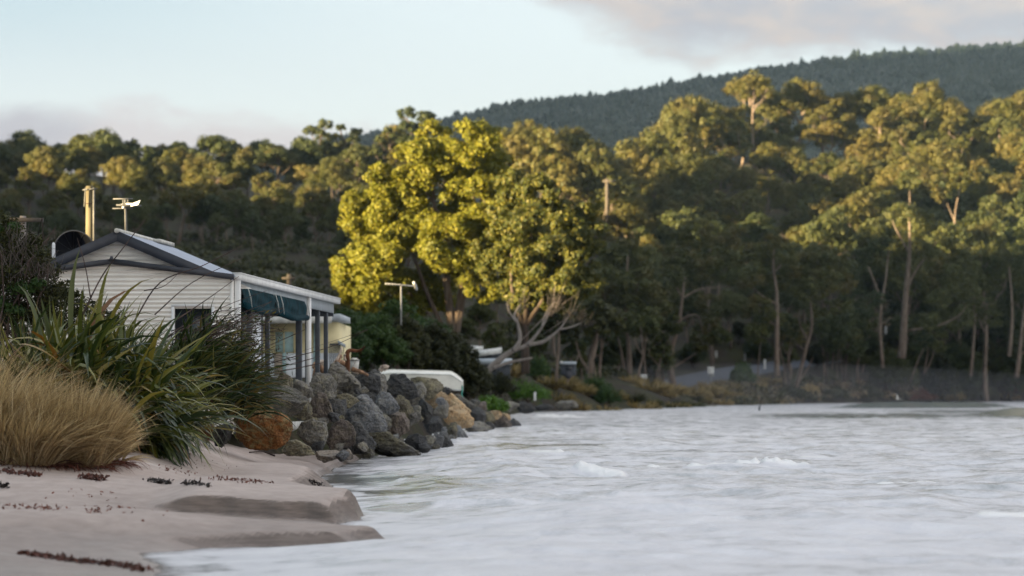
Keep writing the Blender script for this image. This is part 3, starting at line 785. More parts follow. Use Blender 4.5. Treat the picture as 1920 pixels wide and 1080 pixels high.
K['bush3'] = gum(13, 5, 2.1, 'bush', 7, 260, 0.18, -0.05, 0.1)

def gz(px, d):
    return float(ground_z([(px - 960) * d / F], [d])[0])
ORD = ['first', 'second', 'third', 'fourth', 'fifth', 'sixth', 'seventh', 'eighth', 'ninth', 'tenth', 'eleventh', 'twelfth', 'thirteenth', 'fourteenth', 'fifteenth', 'sixteenth', 'seventeenth', 'eighteenth', 'nineteenth', 'twentieth', 'twenty-first', 'twenty-second', 'twenty-third', 'twenty-fourth', 'twenty-fifth', 'twenty-sixth', 'twenty-seventh', 'twenty-eighth', 'twenty-ninth', 'thirtieth']

def tree_top(var, px, top, d, label, H=None, lf='gum', bk='bark', group=None, name='gum_tree', rz=None, base=None, dd=12.0):
    """stand a tree at distance d on the ground so that its top reaches the height seen at pixel row `top`"""
    zb = gz(px, d) - 0.15
    zt = CAMZ - (top - HY) * d / F
    h = max(3.0, zt - zb) if H is None else H
    sc = h / (dd * 0.99)
    loc = ((px - 960) * d / F, d, zb)
    wid = 1.0
    if H is None and sc > 1.4: wid = 1.4 / sc
    t = put_tree(K[var], loc, sc, random.uniform(0, 6.28) if rz is None else rz, label, group=group, name=name, bk=bk, lf=lf)
    t.scale = (sc * wid, sc * wid, sc)
    return t

LEFT_LAND = [(45, 'above the twiggy shrub'), (130, 'above the dish and the power pole'), (236, 'above the house aerial'), (330, 'above the house roof'), (430, 'above the right eave'), (520, 'above the veranda'), (610, 'beside the golden tree')]
def near(tbl, px): return min(tbl, key=lambda q: abs(q[0] - px))[1]

# left hillside: skyline row, then rows coming down the slope
sky_l = [(10, 262, 'dome2'), (48, 240, 'dome1'), (105, 262, 'layer1'), (150, 244, 'flat2'), (190, 243, 'dome3'), (245, 255, 'tall1'), (300, 268, 'dome1'), (350, 282, 'layer2'), (400, 247, 'flat1'), (440, 262, 'dome2'), (492, 258, 'dome1'), (545, 285, 'dome3'), (588, 262, 'flat2'), (640, 262, 'dome2'), (705, 262, 'layer1'), (745, 235, 'dome2')]
for i, (px, top, k) in enumerate(sky_l):
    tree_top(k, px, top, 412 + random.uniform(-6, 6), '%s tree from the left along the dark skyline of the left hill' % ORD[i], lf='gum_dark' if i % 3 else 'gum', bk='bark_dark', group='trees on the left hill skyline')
for px, top, k, d, lab in ((608, 222, 'sparse1', 404, 'gappy dark tree with separate leaf tufts breaking the skyline left of the golden tree'), (655, 226, 'sparse2', 408, 'thin dark tree with leaning tufts on the skyline beside the gappy tree'), (765, 198, 'sparse1', 400, 'tall thin tree whose small tufts stand highest on the skyline above the golden tree'), (730, 232, 'sparse2', 398, 'thin tree just left of the tall tufted skyline tree')):
    tree_top(k, px, top, d, lab, lf='gum_dark', bk='bark_dark', group='gappy skyline trees')
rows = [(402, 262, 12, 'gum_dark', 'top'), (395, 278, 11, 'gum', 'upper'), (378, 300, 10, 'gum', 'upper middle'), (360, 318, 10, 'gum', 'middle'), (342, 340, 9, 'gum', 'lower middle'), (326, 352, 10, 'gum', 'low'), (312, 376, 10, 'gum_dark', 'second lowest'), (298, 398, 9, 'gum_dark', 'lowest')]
kinds = ['dome1', 'layer1', 'dome2', 'dome3', 'layer2', 'flat1', 'dome2', 'layer3', 'flat2', 'tall1']
seen = {}
for ri, (d, top, n, lf, word) in enumerate(rows):
    for j in range(n):
        px = -40 + (j + 0.5 + random.uniform(-0.32, 0.32) + 0.5 * (ri % 2)) * 790 / n
        tp = top + random.uniform(-14, 26)
        if ri == 1 and j in (2, 4): tp -= 12
        base = '%s gum of the left hill %s' % ('golden topped' if ri < 2 else 'shaded olive', near(LEFT_LAND, px))
        lab = '%s gum, %s left hill row, %s' % ('golden' if ri in (1, 2) else 'olive', word, near(LEFT_LAND, px))
        seen.setdefault(lab, 0); seen[lab] += 1
        if seen[lab] > 1: lab += ', %s one' % ORD[seen[lab] - 1]
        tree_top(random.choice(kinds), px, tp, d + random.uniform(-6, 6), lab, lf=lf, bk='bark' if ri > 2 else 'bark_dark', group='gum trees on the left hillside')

# right hillside
sky_r = [(835, 262, 'dome2', 372), (905, 252, 'dome1', 378), (955, 236, 'dome1', 372), (990, 212, 'flat2', 376), (1030, 240, 'dome2', 370), (1070, 226, 'flat1', 376), (1105, 262, 'dome3', 372), (1150, 282, 'layer1', 392), (1185, 262, 'dome2', 405), (1222, 238, 'dome1', 420), (1258, 210, 'dome3', 436),
         (1290, 170, 'flat1', 452), (1325, 190, 'dome2', 462), (1360, 196, 'layer2', 466), (1411, 131, 'flat2', 474), (1455, 172, 'dome2', 482), (1500, 143, 'dome1', 480), (1545, 168, 'layer1', 480), (1585, 172, 'dome2', 484), (1635, 160, 'dome3', 486), (1690, 172, 'dome1', 484), (1738, 152, 'dome2', 480), (1778, 180, 'dome1', 478), (1830, 214, 'layer2', 470), (1870, 186, 'dome3', 474), (1915, 166, 'dome1', 476)]
for i, (px, top, k, d) in enumerate(sky_r):
    lab = '%s crown from the left along the sunlit skyline right of the golden tree' % ORD[i]
    if px == 1411: lab = 'tallest sunlit gum on the right skyline, flat topped with pale bare limbs below'
    tree_top(k, px, top, d, lab, lf='gum', group='trees on the right hill skyline')
rr = [(466, 205, 13, 1190, 'top'), (450, 240, 14, 1120, 'second'), (434, 275, 14, 1090, 'third'), (418, 305, 14, 1060, 'fourth'), (402, 335, 14, 1050, 'fifth'), (386, 368, 13, 1060, 'sixth'), (370, 402, 12, 1090, 'seventh'), (354, 438, 10, 1110, 'eighth')]
R_LAND = [(1138, 'behind the pole on the hill'), (1265, 'above the leaning shore tree'), (1350, 'left of the tallest gum'), (1411, 'under the tallest gum'), (1500, 'right of the tallest gum'), (1600, 'above the forked white trunk'), (1690, 'above the thick pale trunk'), (1790, 'above the slim trunks'), (1890, 'by the right edge')]
seen = {}
for ri, (d, top, n, p0, word) in enumerate(rr):
    for j in range(n):
        px = p0 + (j + 0.5 + random.uniform(-0.32, 0.32) + 0.5 * (ri % 2)) * (1960 - p0) / n
        tp = top + random.uniform(-20, 24)
        sk = np.interp(px, [q[0] for q in sky_r], [q[1] for q in sky_r])
        tp = max(tp, sk + 14)
        if px > 1780: tp = max(tp, top + 5)
        lab = 'gum, %s row of right hill, %s' % (word, near(R_LAND, px))
        seen.setdefault(lab, 0); seen[lab] += 1
        if seen[lab] > 1: lab += ', %s one' % ORD[seen[lab] - 1]
        dk = px > 1700 + 40 * ri * 0 or ri > 5
        tree_top(random.choice(kinds), px, tp, d + random.uniform(-5, 5), lab, lf='gum_dark' if (dk and random.random() < 0.6) else 'gum', bk='bark', group='gum trees on the right hillside')

gap = [(930, 520, 250, 'dome1'), (985, 545, 235, 'layer1'), (1040, 520, 255, 'dome2'), (1095, 500, 275, 'dome3'), (1150, 470, 290, 'layer2'), (1205, 455, 305, 'dome1'), (1010, 600, 205, 'tall1'), (1075, 590, 225, 'tall2'), (1125, 560, 240, 'layer3'), (1240, 520, 316, 'dome2'), (1160, 600, 285, 'tall1'), (900, 560, 215, 'dome2'), (865, 590, 180, 'dome1'), (930, 600, 178, 'layer3'), (1090, 640, 230, 'tall2'), (1130, 640, 262, 'tall1')]
for i, (px, top, d, k) in enumerate(gap):
    nb = min([(930, 'under the golden tree'), (1010, 'behind the dead leaning tree'), (1080, 'behind the caravan'), (1150, 'beside the broad straight shore gum'), (1240, 'left of the leaning shore gum')], key=lambda q_: abs(q_[0] - px))[1]
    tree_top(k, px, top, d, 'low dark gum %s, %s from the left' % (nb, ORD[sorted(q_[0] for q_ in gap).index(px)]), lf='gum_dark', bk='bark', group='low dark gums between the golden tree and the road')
low_r = [(1290, 540, 330), (1370, 545, 335), (1425, 500, 338), (1480, 470, 340), (1540, 455, 342), (1590, 480, 345), (1640, 470, 350), (1720, 500, 356), (1775, 480, 362), (1830, 500, 366), (1880, 480, 372), (1935, 470, 374), (1340, 600, 328), (1475, 580, 322), (1560, 600, 326), (1610, 560, 336), (1740, 590, 352), (1870, 580, 366)]
for i, (px, top, d) in enumerate(low_r):
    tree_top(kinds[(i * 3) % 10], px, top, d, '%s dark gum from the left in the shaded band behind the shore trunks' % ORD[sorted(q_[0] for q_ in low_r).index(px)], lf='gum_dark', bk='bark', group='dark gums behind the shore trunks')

und = [(1215, 640, 296), (1300, 640, 322), (1345, 625, 336), (1385, 640, 338), (1420, 632, 330), (1475, 640, 318), (1530, 645, 322), (1575, 640, 328), (1612, 650, 332), (1640, 630, 340), (1668, 655, 336), (1715, 640, 346), (1748, 655, 345), (1785, 640, 352), (1815, 650, 354), (1850, 635, 362), (1880, 650, 362), (1915, 640, 368), (1590, 590, 345), (1690, 600, 356), (1800, 590, 366), (1895, 590, 372)]
for i, (px, top, d) in enumerate(und):
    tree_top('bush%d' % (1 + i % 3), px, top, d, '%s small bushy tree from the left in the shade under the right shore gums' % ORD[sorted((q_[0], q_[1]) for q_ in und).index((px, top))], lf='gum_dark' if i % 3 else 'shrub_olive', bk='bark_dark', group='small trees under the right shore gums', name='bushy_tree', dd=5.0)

# ---- trees set one by one along the shore
def drawn_tree(name, label, d, trunks, heads, lf, bk, L, dens, depth=0.6, group=None, flat=0.85, gap=0.0, seed=5, cat='tree', jit=0.36):
    """trunks: [([(px,py,dd),...], r0, r1)]  heads: [(px,py,radius px)]"""
    r = np.random.default_rng(seed)
    b = P(trunks[0][0][0][0], trunks[0][0][0][1], d)
    t = thing(name, b, label, cat, group)
    tr = []
    for pts, r0, r1 in trunks:
        pp = curve([P(q[0], q[1], d + (q[2] if len(q) > 2 else 0)) for q in pts], 5)
        tr.append(tube(pp, np.linspace(r0 * 0.8, r1 * 0.7, len(pp)), 8))
    o = obj('trunk', join(tr), M[bk], t, True)
    if heads:
        cr = []
        cx = np.mean([h[0] for h in heads]); wmax = max(abs(h[0] - cx) + h[2] for h in heads) * d / F
        for h in heads:
            q = h[2] * d / F
            e = 1 - min(1, abs(h[0] - cx) * d / F / wmax) ** 2
            dz = h[3] if len(h) > 3 else r.uniform(-1, 1) * depth * wmax * math.sqrt(max(0.05, e))
            c = P(h[0], h[1], d + dz)
            n = int(dens * max(0.12, (h[2] / 50.0) ** 2))
            for u in range(15):
                v = r.normal(size=3); v /= np.linalg.norm(v)
                s = r.uniform(0.26, 0.56)
                cr.append(puff(c + v * q * np.array([0.78, 0.66, 0.72]), (q * s, q * s, q * s * flat), int(n / 10 * (s / 0.45) ** 2), L, r, under=0.4, jit=jit))
        obj('crown', join(cr), M[lf], t)
    return t

big = [(815, 262, 36), (890, 268, 46), (780, 305, 48), (728, 345, 42), (672, 385, 36), (662, 410, 28), (700, 432, 44), (664, 492, 36), (655, 522, 30), (712, 472, 52), (765, 420, 56), (766, 502, 56), (722, 540, 42), (830, 335, 52), (840, 405, 56), (838, 462, 56), (822, 522, 48), (908, 312, 46), (900, 380, 50), (890, 440, 48), (880, 500, 44), (905, 545, 30), (770, 360, 46), (735, 400, 46), (800, 550, 34), (690, 545, 28), (850, 300, 40), (930, 350, 40), (650, 548, 26), (690, 572, 28), (735, 575, 30), (780, 572, 28), (825, 565, 30), (640, 500, 22), (870, 330, 40)]
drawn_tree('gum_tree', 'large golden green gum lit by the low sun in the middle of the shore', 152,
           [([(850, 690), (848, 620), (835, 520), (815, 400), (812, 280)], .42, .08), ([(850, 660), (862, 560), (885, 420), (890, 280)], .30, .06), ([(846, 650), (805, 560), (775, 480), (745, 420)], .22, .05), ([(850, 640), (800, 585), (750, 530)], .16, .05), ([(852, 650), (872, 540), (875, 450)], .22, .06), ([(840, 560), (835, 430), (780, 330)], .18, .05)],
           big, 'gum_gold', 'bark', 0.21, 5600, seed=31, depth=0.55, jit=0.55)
dark = [(968, 352, 42), (1010, 362, 36), (1030, 425, 48), (1078, 398, 44), (1100, 436, 36), (1098, 486, 40), (1050, 475, 50), (1000, 435, 50), (955, 440, 46), (940, 505, 46), (975, 535, 38), (1025, 525, 46), (1078, 535, 40), (1110, 520, 28), (1000, 480, 46), (950, 395, 40), (1055, 560, 28), (920, 470, 36), (1000, 540, 38), (965, 480, 40), (1010, 480, 44, -5), (985, 420, 44, -5), (1040, 560, 30), (1065, 440, 44), (985, 565, 26, -3)]
drawn_tree('gum_tree', 'dark green gum joined to the right side of the golden tree', 147,
           [([(985, 700), (985, 620), (990, 520), (1000, 400)], .32, .08), ([(985, 620), (960, 540), (960, 430)], .2, .06), ([(986, 610), (1030, 540), (1070, 430)], .2, .05), ([(990, 560), (1020, 500), (1015, 440)], .14, .05)],
           dark, 'gum_green', 'bark_dark', 0.24, 4600, seed=37, depth=0.6)

shore = [
 ('broad shore gum with straight thick trunk and golden crown top right of the dark gum', 262, [([(1178, 735), (1180, 690), (1178, 640), (1172, 560), (1178, 480)], .42, .12), ([(1172, 720), (1165, 660), (1150, 600)], .22, .08), ([(1178, 620), (1140, 570), (1125, 530)], .16, .05)],
  [(1175, 475, 34), (1145, 488, 28), (1205, 492, 30), (1150, 530, 38), (1195, 540, 40), (1225, 565, 30), (1130, 570, 32), (1180, 590, 36), (1215, 610, 26), (1140, 615, 26)], 'gum', 'bark', 700),
 ('leaning shore gum with forked rusty trunk left of the square road sign', 286, [([(1266, 738), (1258, 700), (1258, 660), (1272, 610), (1278, 570), (1284, 520)], .55, .14), ([(1258, 670), (1246, 640), (1240, 610)], .22, .10), ([(1275, 600), (1300, 590), (1312, 600), (1320, 640)], .14, .05), ([(1264, 688), (1290, 672), (1320, 655), (1345, 662)], .13, .04), ([(1279, 560), (1305, 545), (1330, 540), (1370, 536)], .16, .04), ([(1280, 560), (1270, 540), (1268, 520)], .12, .05), ([(1258, 655), (1240, 648), (1232, 640)], .1, .04)],
  [(1280, 500, 34), (1252, 520, 28), (1312, 515, 30), (1330, 575, 26), (1300, 560, 20), (1335, 620, 30), (1310, 640, 22), (1350, 630, 20), (1225, 540, 30), (1240, 580, 24), (1360, 500, 34), (1400, 520, 26)], 'gum', 'bark', 700),
 ('wide layered gum with olive crown behind the leaning shore gum', 312, [([(1335, 690), (1330, 600), (1325, 520), (1335, 450)], .3, .1), ([(1328, 560), (1290, 490), (1270, 460)], .16, .05), ([(1326, 540), (1370, 480), (1385, 460)], .16, .05)],
  [(1270, 455, 34), (1310, 440, 32), (1345, 432, 34), (1385, 450, 32), (1255, 485, 30), (1300, 480, 34), (1350, 478, 36), (1395, 490, 32), (1420, 480, 26), (1375, 515, 28), (1240, 505, 26)], 'gum', 'bark', 640),
 ('shore gum with separate round leaf puffs above a straight pale trunk', 300, [([(1457, 705), (1456, 660), (1457, 600), (1456, 545), (1450, 500), (1452, 460)], .42, .12), ([(1455, 570), (1430, 555), (1412, 540)], .16, .05), ([(1452, 510), (1470, 490), (1478, 480)], .12, .04), ([(1456, 610), (1440, 600), (1428, 580)], .12, .04)],
  [(1455, 455, 24), (1432, 472, 22), (1478, 478, 22), (1452, 488, 26), (1412, 515, 25), (1438, 520, 20), (1470, 530, 22), (1418, 572, 26), (1402, 585, 16), (1452, 602, 22), (1440, 590, 14), (1486, 508, 18)], 'gum', 'bark', 720),
 ('shore gum leaning right with bare lower trunk beside the puffed gum', 303, [([(1492, 730), (1502, 690), (1512, 650), (1522, 610), (1520, 560), (1525, 520)], .34, .1), ([(1498, 715), (1515, 690), (1524, 670)], .16, .05), ([(1516, 640), (1500, 610), (1498, 580)], .16, .06), ([(1512, 660), (1490, 640)], .1, .04)],
  [(1500, 500, 28), (1530, 480, 30), (1565, 492, 28), (1545, 530, 30), (1510, 545, 26), (1578, 530, 26), (1535, 575, 26), (1575, 575, 24), (1490, 530, 20)], 'gum', 'bark', 640),
 ('thick pale trunked gum, largest trunk on the right shore', 330, [([(1690, 672), (1694, 620), (1698, 560), (1704, 490), (1706, 440), (1704, 400)], .70, .12), ([(1700, 540), (1722, 500), (1745, 470), (1770, 430)], .2, .05), ([(1702, 470), (1680, 430), (1672, 410)], .18, .05), ([(1700, 620), (1760, 610), (1800, 590), (1812, 572)], .17, .05)],
  [(1705, 335, 24), (1690, 400, 26), (1722, 418, 28), (1655, 425, 28), (1630, 440, 26), (1760, 440, 28), (1690, 450, 24), (1745, 480, 26), (1790, 470, 26), (1820, 490, 26), (1620, 470, 24), (1785, 520, 28), (1810, 545, 28), (1700, 545, 16), (1760, 560, 24), (1740, 600, 22), (1800, 600, 26), (1770, 620, 18)], 'gum_dark', 'bark', 640),
 ('gum with pale bare fork shaped like a V left of the thick trunk', 326, [([(1655, 690), (1650, 620), (1651, 565), (1640, 530), (1628, 500)], .3, .1), ([(1651, 570), (1660, 530), (1664, 490), (1668, 470)], .2, .07), ([(1652, 610), (1665, 600), (1672, 596)], .1, .04)],
  [(1620, 480, 22), (1655, 462, 24), (1640, 560, 20), (1610, 600, 26), (1595, 640, 26), (1630, 640, 22), (1600, 560, 24)], 'gum_dark', 'bark', 640),
 ('slim straight gum in the gap between thick trunk and right edge', 340, [([(1820, 705), (1824, 660), (1828, 600), (1826, 560)], .3, .12), ([(1848, 688), (1848, 630), (1850, 590)], .2, .08)],
  [(1825, 560, 22), (1850, 575, 22), (1835, 590, 20), (1862, 600, 18), (1815, 580, 18)], 'gum_dark', 'bark', 560),
 ('tall gum with grey trunk second from the right edge', 345, [([(1892, 668), (1897, 610), (1897, 560), (1892, 500)], .36, .12)],
  [(1885, 470, 26), (1905, 490, 26), (1870, 500, 24), (1880, 440, 24)], 'gum_dark', 'bark', 560),
 ('gum with forked pale trunk against the right edge', 338, [([(1906, 708), (1912, 660), (1918, 600), (1926, 540)], .42, .14), ([(1911, 665), (1930, 655), (1945, 640)], .16, .06)],
  [(1925, 500, 30), (1940, 530, 28), (1918, 470, 26), (1930, 440, 30)], 'gum_dark', 'bark', 560),
 ('slanting bare young trunk left of two crossed stems on the right bank', 325, [([(1706, 718), (1716, 690), (1726, 665), (1735, 650)], .14, .07)], [(1738, 640, 16), (1725, 648, 12)], 'gum_dark', 'bark', 500),
 ('two crossed young stems on the right bank below the thick trunk', 327, [([(1732, 702), (1738, 670), (1740, 650)], .14, .06), ([(1734, 700), (1746, 675), (1752, 655)], .12, .05)], [(1745, 640, 16), (1760, 650, 12)], 'gum_dark', 'bark', 500),
 ('thin trunked dark gum above the rusty bank between the shore gums', 316, [([(1583, 715), (1586, 680), (1590, 640)], .3, .14), ([(1549, 725), (1550, 690), (1552, 660)], .17, .1)], [(1585, 630, 26), (1560, 640, 24), (1605, 655, 20), (1550, 610, 24), (1580, 600, 26)], 'gum_dark', 'bark_dark', 560),
 ('grey trunked gum behind the dead leaning tree', 215, [([(1105, 715), (1108, 680), (1118, 640), (1120, 600)], .36, .14), ([(1106, 700), (1088, 670), (1080, 640)], .2, .08)], [(1110, 590, 34), (1080, 610, 28), (1140, 600, 30), (1060, 590, 26)], 'shrub_olive', 'bark', 620),
 ('thin grey tree standing right of the cabins', 190, [([(1042, 720), (1045, 680), (1048, 640), (1046, 600)], .16, .08), ([(1060, 725), (1075, 690), (1085, 665)], .12, .06)], [(1045, 600, 22), (1030, 615, 18), (1062, 612, 18)], 'shrub_olive', 'bark', 520),
]
for i, (lab, d, tr, hd, lf, bk, dens) in enumerate(shore):
    drawn_tree('gum_tree', lab, d, tr, hd, lf, bk, 0.40, dens * 3.6, seed=100 + i, depth=0.8, group='gum trees along the shore', flat=0.75)

# slim crooked young gums that fill the shore between the big trunks
r_ = np.random.default_rng(515)
slim = sorted([r_.uniform(1100, 1250) for _ in range(6)] + [r_.uniform(1390, 1925) for _ in range(22)])
for i, px in enumerate(slim):
    d = float(np.interp(px, [1100, 1250, 1352, 1495, 1704, 1922], [215, 262, 285, 309, 343, 380])) + r_.uniform(-1, 8)
    zb = gz(px, d); by = HY - (zb - CAMZ) * F / d
    h = r_.uniform(75, 150); ln = r_.normal() * 16
    mid = (px + ln * 0.4 + r_.normal() * 5, by - h * 0.5); top = (px + ln, by - h)
    tks = [([(px, by + 3), (px + ln * .15 + r_.normal() * 2, by - h * 0.22), mid, top], r_.uniform(.12, .24), .04)]
    if i % 2: tks.append(([mid, (mid[0] + r_.uniform(-20, 20), mid[1] - h * 0.18), (mid[0] + r_.uniform(-30, 30), mid[1] - h * 0.34)], .08, .03))
    hd = [(top[0] + r_.normal() * 12, top[1] + r_.uniform(-10, 14), r_.uniform(13, 22)) for _ in range(4)]
    drawn_tree('gum_tree', '%s slim crooked young gum from the left along the right shore' % ORD[i], d, tks, hd, 'gum_dark' if i % 3 else 'gum', 'bark', 0.34, 2200, seed=700 + i, depth=0.8, group='slim young gums along the right shore', flat=0.75)

# tallest gum's bare limbs and other pale trunks seen on the sunlit slope
for i, (lab, d, tr, hd) in enumerate([
  ('sunlit gum with pale forked trunk below the tallest gum', 440, [([(1378, 350), (1374, 310), (1362, 280), (1350, 262)], .42, .1), ([(1375, 315), (1386, 280), (1384, 250)], .25, .07)], [(1350, 255, 24), (1385, 245, 26), (1330, 275, 22), (1400, 285, 20), (1340, 240, 22)]),
  ('sunlit gum with long bare upright trunk under the tallest crown', 446, [([(1415, 345), (1412, 280), (1411, 220), (1414, 165)], .42, .12), ([(1412, 210), (1430, 180), (1440, 165)], .18, .05), ([(1412, 195), (1400, 172)], .15, .05), ([(1412, 255), (1440, 225)], .14, .04)], [(1412, 150, 22), (1388, 160, 18), (1436, 162, 18), (1392, 178, 14)]),
  ('sunlit round topped gum low on the slope right of the forked trunk', 405, [([(1440, 400), (1441, 350), (1440, 330)], .25, .08)], [(1440, 335, 22), (1428, 348, 16), (1454, 345, 16)]),
  ('bright golden gum leaning left below the sunlit slope', 395, [([(1318, 440), (1316, 370), (1312, 330)], .3, .08)], [(1310, 325, 28), (1300, 350, 22), (1328, 340, 24), (1295, 375, 20), (1318, 370, 24), (1335, 365, 20)]),
  ('small bright topped gum on the shaded right slope', 375, [([(1708, 440), (1706, 380), (1705, 340)], .22, .07)], [(1705, 335, 16), (1692, 345, 11)]),
  ('pale bare limbed gum in the shade above the thick trunk', 380, [([(1795, 470), (1790, 410), (1800, 350)], .25, .08), ([(1792, 420), (1775, 380)], .15, .05)], [(1800, 335, 26), (1775, 350, 22), (1825, 345, 24), (1760, 365, 16)]),
 ]):
    drawn_tree('gum_tree', lab, d, tr, hd, 'gum', 'bark', 0.40, 2400, seed=200 + i, depth=0.8, group='gum trees on the sunlit slope', flat=0.75)

# left slope: pale forked trunk seen above the veranda
drawn_tree('gum_tree', 'gum with a pale forked trunk on the left slope above the house roof', 318, [([(332, 470), (340, 430), (345, 400), (336, 380)], .34, .1), ([(343, 410), (358, 395), (372, 378)], .2, .06)], [(330, 370, 30), (365, 368, 28), (350, 350, 30), (385, 380, 20), (312, 385, 22)], 'gum', 'bark', 0.40, 2400, seed=240, depth=0.8, flat=0.7)
for i, px in enumerate((455, 488, 520, 408, 566)):
    tree_top('tall2' if i % 2 else 'tall1', px, 392 + 8 * (i % 3), 318 - i, '%s slim trunked gum from the left in the dark gap above the veranda' % ORD[i], lf='gum_dark', bk='bark', group='slim gums above the veranda')

# dead leaning tree
t = thing('dead_tree', P(892, 724, 128), 'dead bare tree leaning right with silvery forked limbs behind the boat', 'tree')
lim = [([(890, 726), (915, 695), (945, 668), (965, 656), (990, 645), (1015, 615), (1030, 585)], .20, .045), ([(962, 658), (975, 636), (970, 605), (964, 592), (975, 572)], .12, .04), ([(990, 646), (1020, 640), (1048, 618), (1065, 595)], .11, .03), ([(968, 604), (955, 585), (950, 568)], .06, .02), ([(1016, 614), (1022, 590), (1040, 565)], .06, .02), ([(1048, 618), (1075, 612), (1090, 605)], .05, .02), ([(925, 690), (960, 678), (998, 671)], .09, .05)]
parts = []
for pts, r0, r1 in lim:
    pp = curve([P(a, b, 128 + (i * 0.25)) for i, (a, b) in enumerate(pts)], 6)
    parts.append(tube(pp, np.linspace(r0, r1, len(pp)), 7))
obj('trunk', join(parts), M['bark_dead'], t, True)
tw = []
r = np.random.default_rng(3)
for ex, ey, m, spread in ((975, 572, 10, 26), (950, 568, 6, 18), (1040, 565, 14, 30), (1065, 595, 13, 30), (1090, 605, 10, 24), (1030, 585, 9, 26)):
    for k in range(m):
        q = P(ex + r.normal() * 5, ey + r.normal() * 5 + 6, 128 + r.normal() * 0.5)
        a = r.uniform(-0.9, 1.1); L = r.uniform(0.5, 1.1)
        e = q + np.array([math.sin(a) * 0.8 + 0.3, r.normal() * 0.3, math.cos(a)]) * L * spread / 28
        tw.append(limb(q, e, 0.009, 0.004, r, 0.1, 4))
obj('twigs', join(tw), M['twig_grey'], t)

# bushes and low trees behind the boat and along the bank
bush = [(655, 592, 112, 'bush1', 'shrub', 'dark green bushy tree right behind the cream cottage'), (692, 612, 118, 'bush2', 'shrub', 'rounded green bushy tree left of the umbrella shaped one'), (790, 596, 118, 'bush2', 'shrub', 'grey green bushy tree right of the umbrella shaped one'), (842, 622, 116, 'bush1', 'shrub_olive', 'olive bushy tree behind the boat stern'), (870, 640, 112, 'bush3', 'shrub_olive', 'dark olive bush next to the boat stern below the gum'), (712, 640, 106, 'bush3', 'shrub', 'low green bush behind the driftwood stump'), (640, 640, 100, 'bush3', 'shrub', 'low green bush beside the cottage wall'), (815, 650, 110, 'bush3', 'shrub_olive', 'small olive bush just behind the upturned boat'), (760, 660, 108, 'bush3', 'shrub_olive', 'low dark bush behind the middle of the boat')]
for px, top, d, k, lf, lab in bush:
    tree_top(k, px, top, d, lab, lf=lf, bk='bark_dark', group='bushy trees behind the boat', name='bushy_tree', dd=5.0)
drawn_tree('bushy_tree', 'umbrella shaped green tree on a bare stem behind the boat', 112, [([(745, 700), (745, 655), (744, 625), (735, 608)], .10, .05), ([(744, 628), (760, 608)], .05, .03), ([(786, 700), (790, 660), (796, 625)], .2, .1)], [(740, 588, 26), (715, 602, 20), (765, 592, 24), (750, 575, 20), (728, 580, 18), (782, 606, 18)], 'shrub', 'bark', 0.2, 900, seed=77, depth=0.8, flat=0.7)

def mound(name, label, px, py, rx, ry, d, lf, L=0.16, n=3000, cat='bush', group=None, seed=1):
    r = np.random.default_rng(seed)
    c = P(px, py + ry * 0.55, d)
    ax, az_ = rx * d / F, ry * 1.5 * d / F
    t = thing(name, c - np.array([0, 0, 0.1]), label, cat, group)
    parts = []
    for u in range(9):
        a = r.uniform(-1, 1)
        cc = c + np.array([a * ax * 0.62, r.uniform(-0.5, 0.5) * ax, (1 - a * a) * az_ * 0.35 * r.random()])
        s = r.uniform(0.38, 0.58)
        parts.append(puff(cc, (ax * s, ax * s, az_ * (0.75 - 0.25 * a * a)), n // 9, L, r, under=0.05, jit=0.45))
    obj('foliage', join(parts), M[lf], t)
    st = [limb(c + np.array([r.normal() * ax * .15, r.normal() * .2, -0.35]), c + np.array([r.normal() * ax * .4, r.normal() * .3, az_ * 0.4]), 0.05, 0.015, r) for k in range(5)]
    obj('stem', join(st), M['bark_dark'], t)
    return t
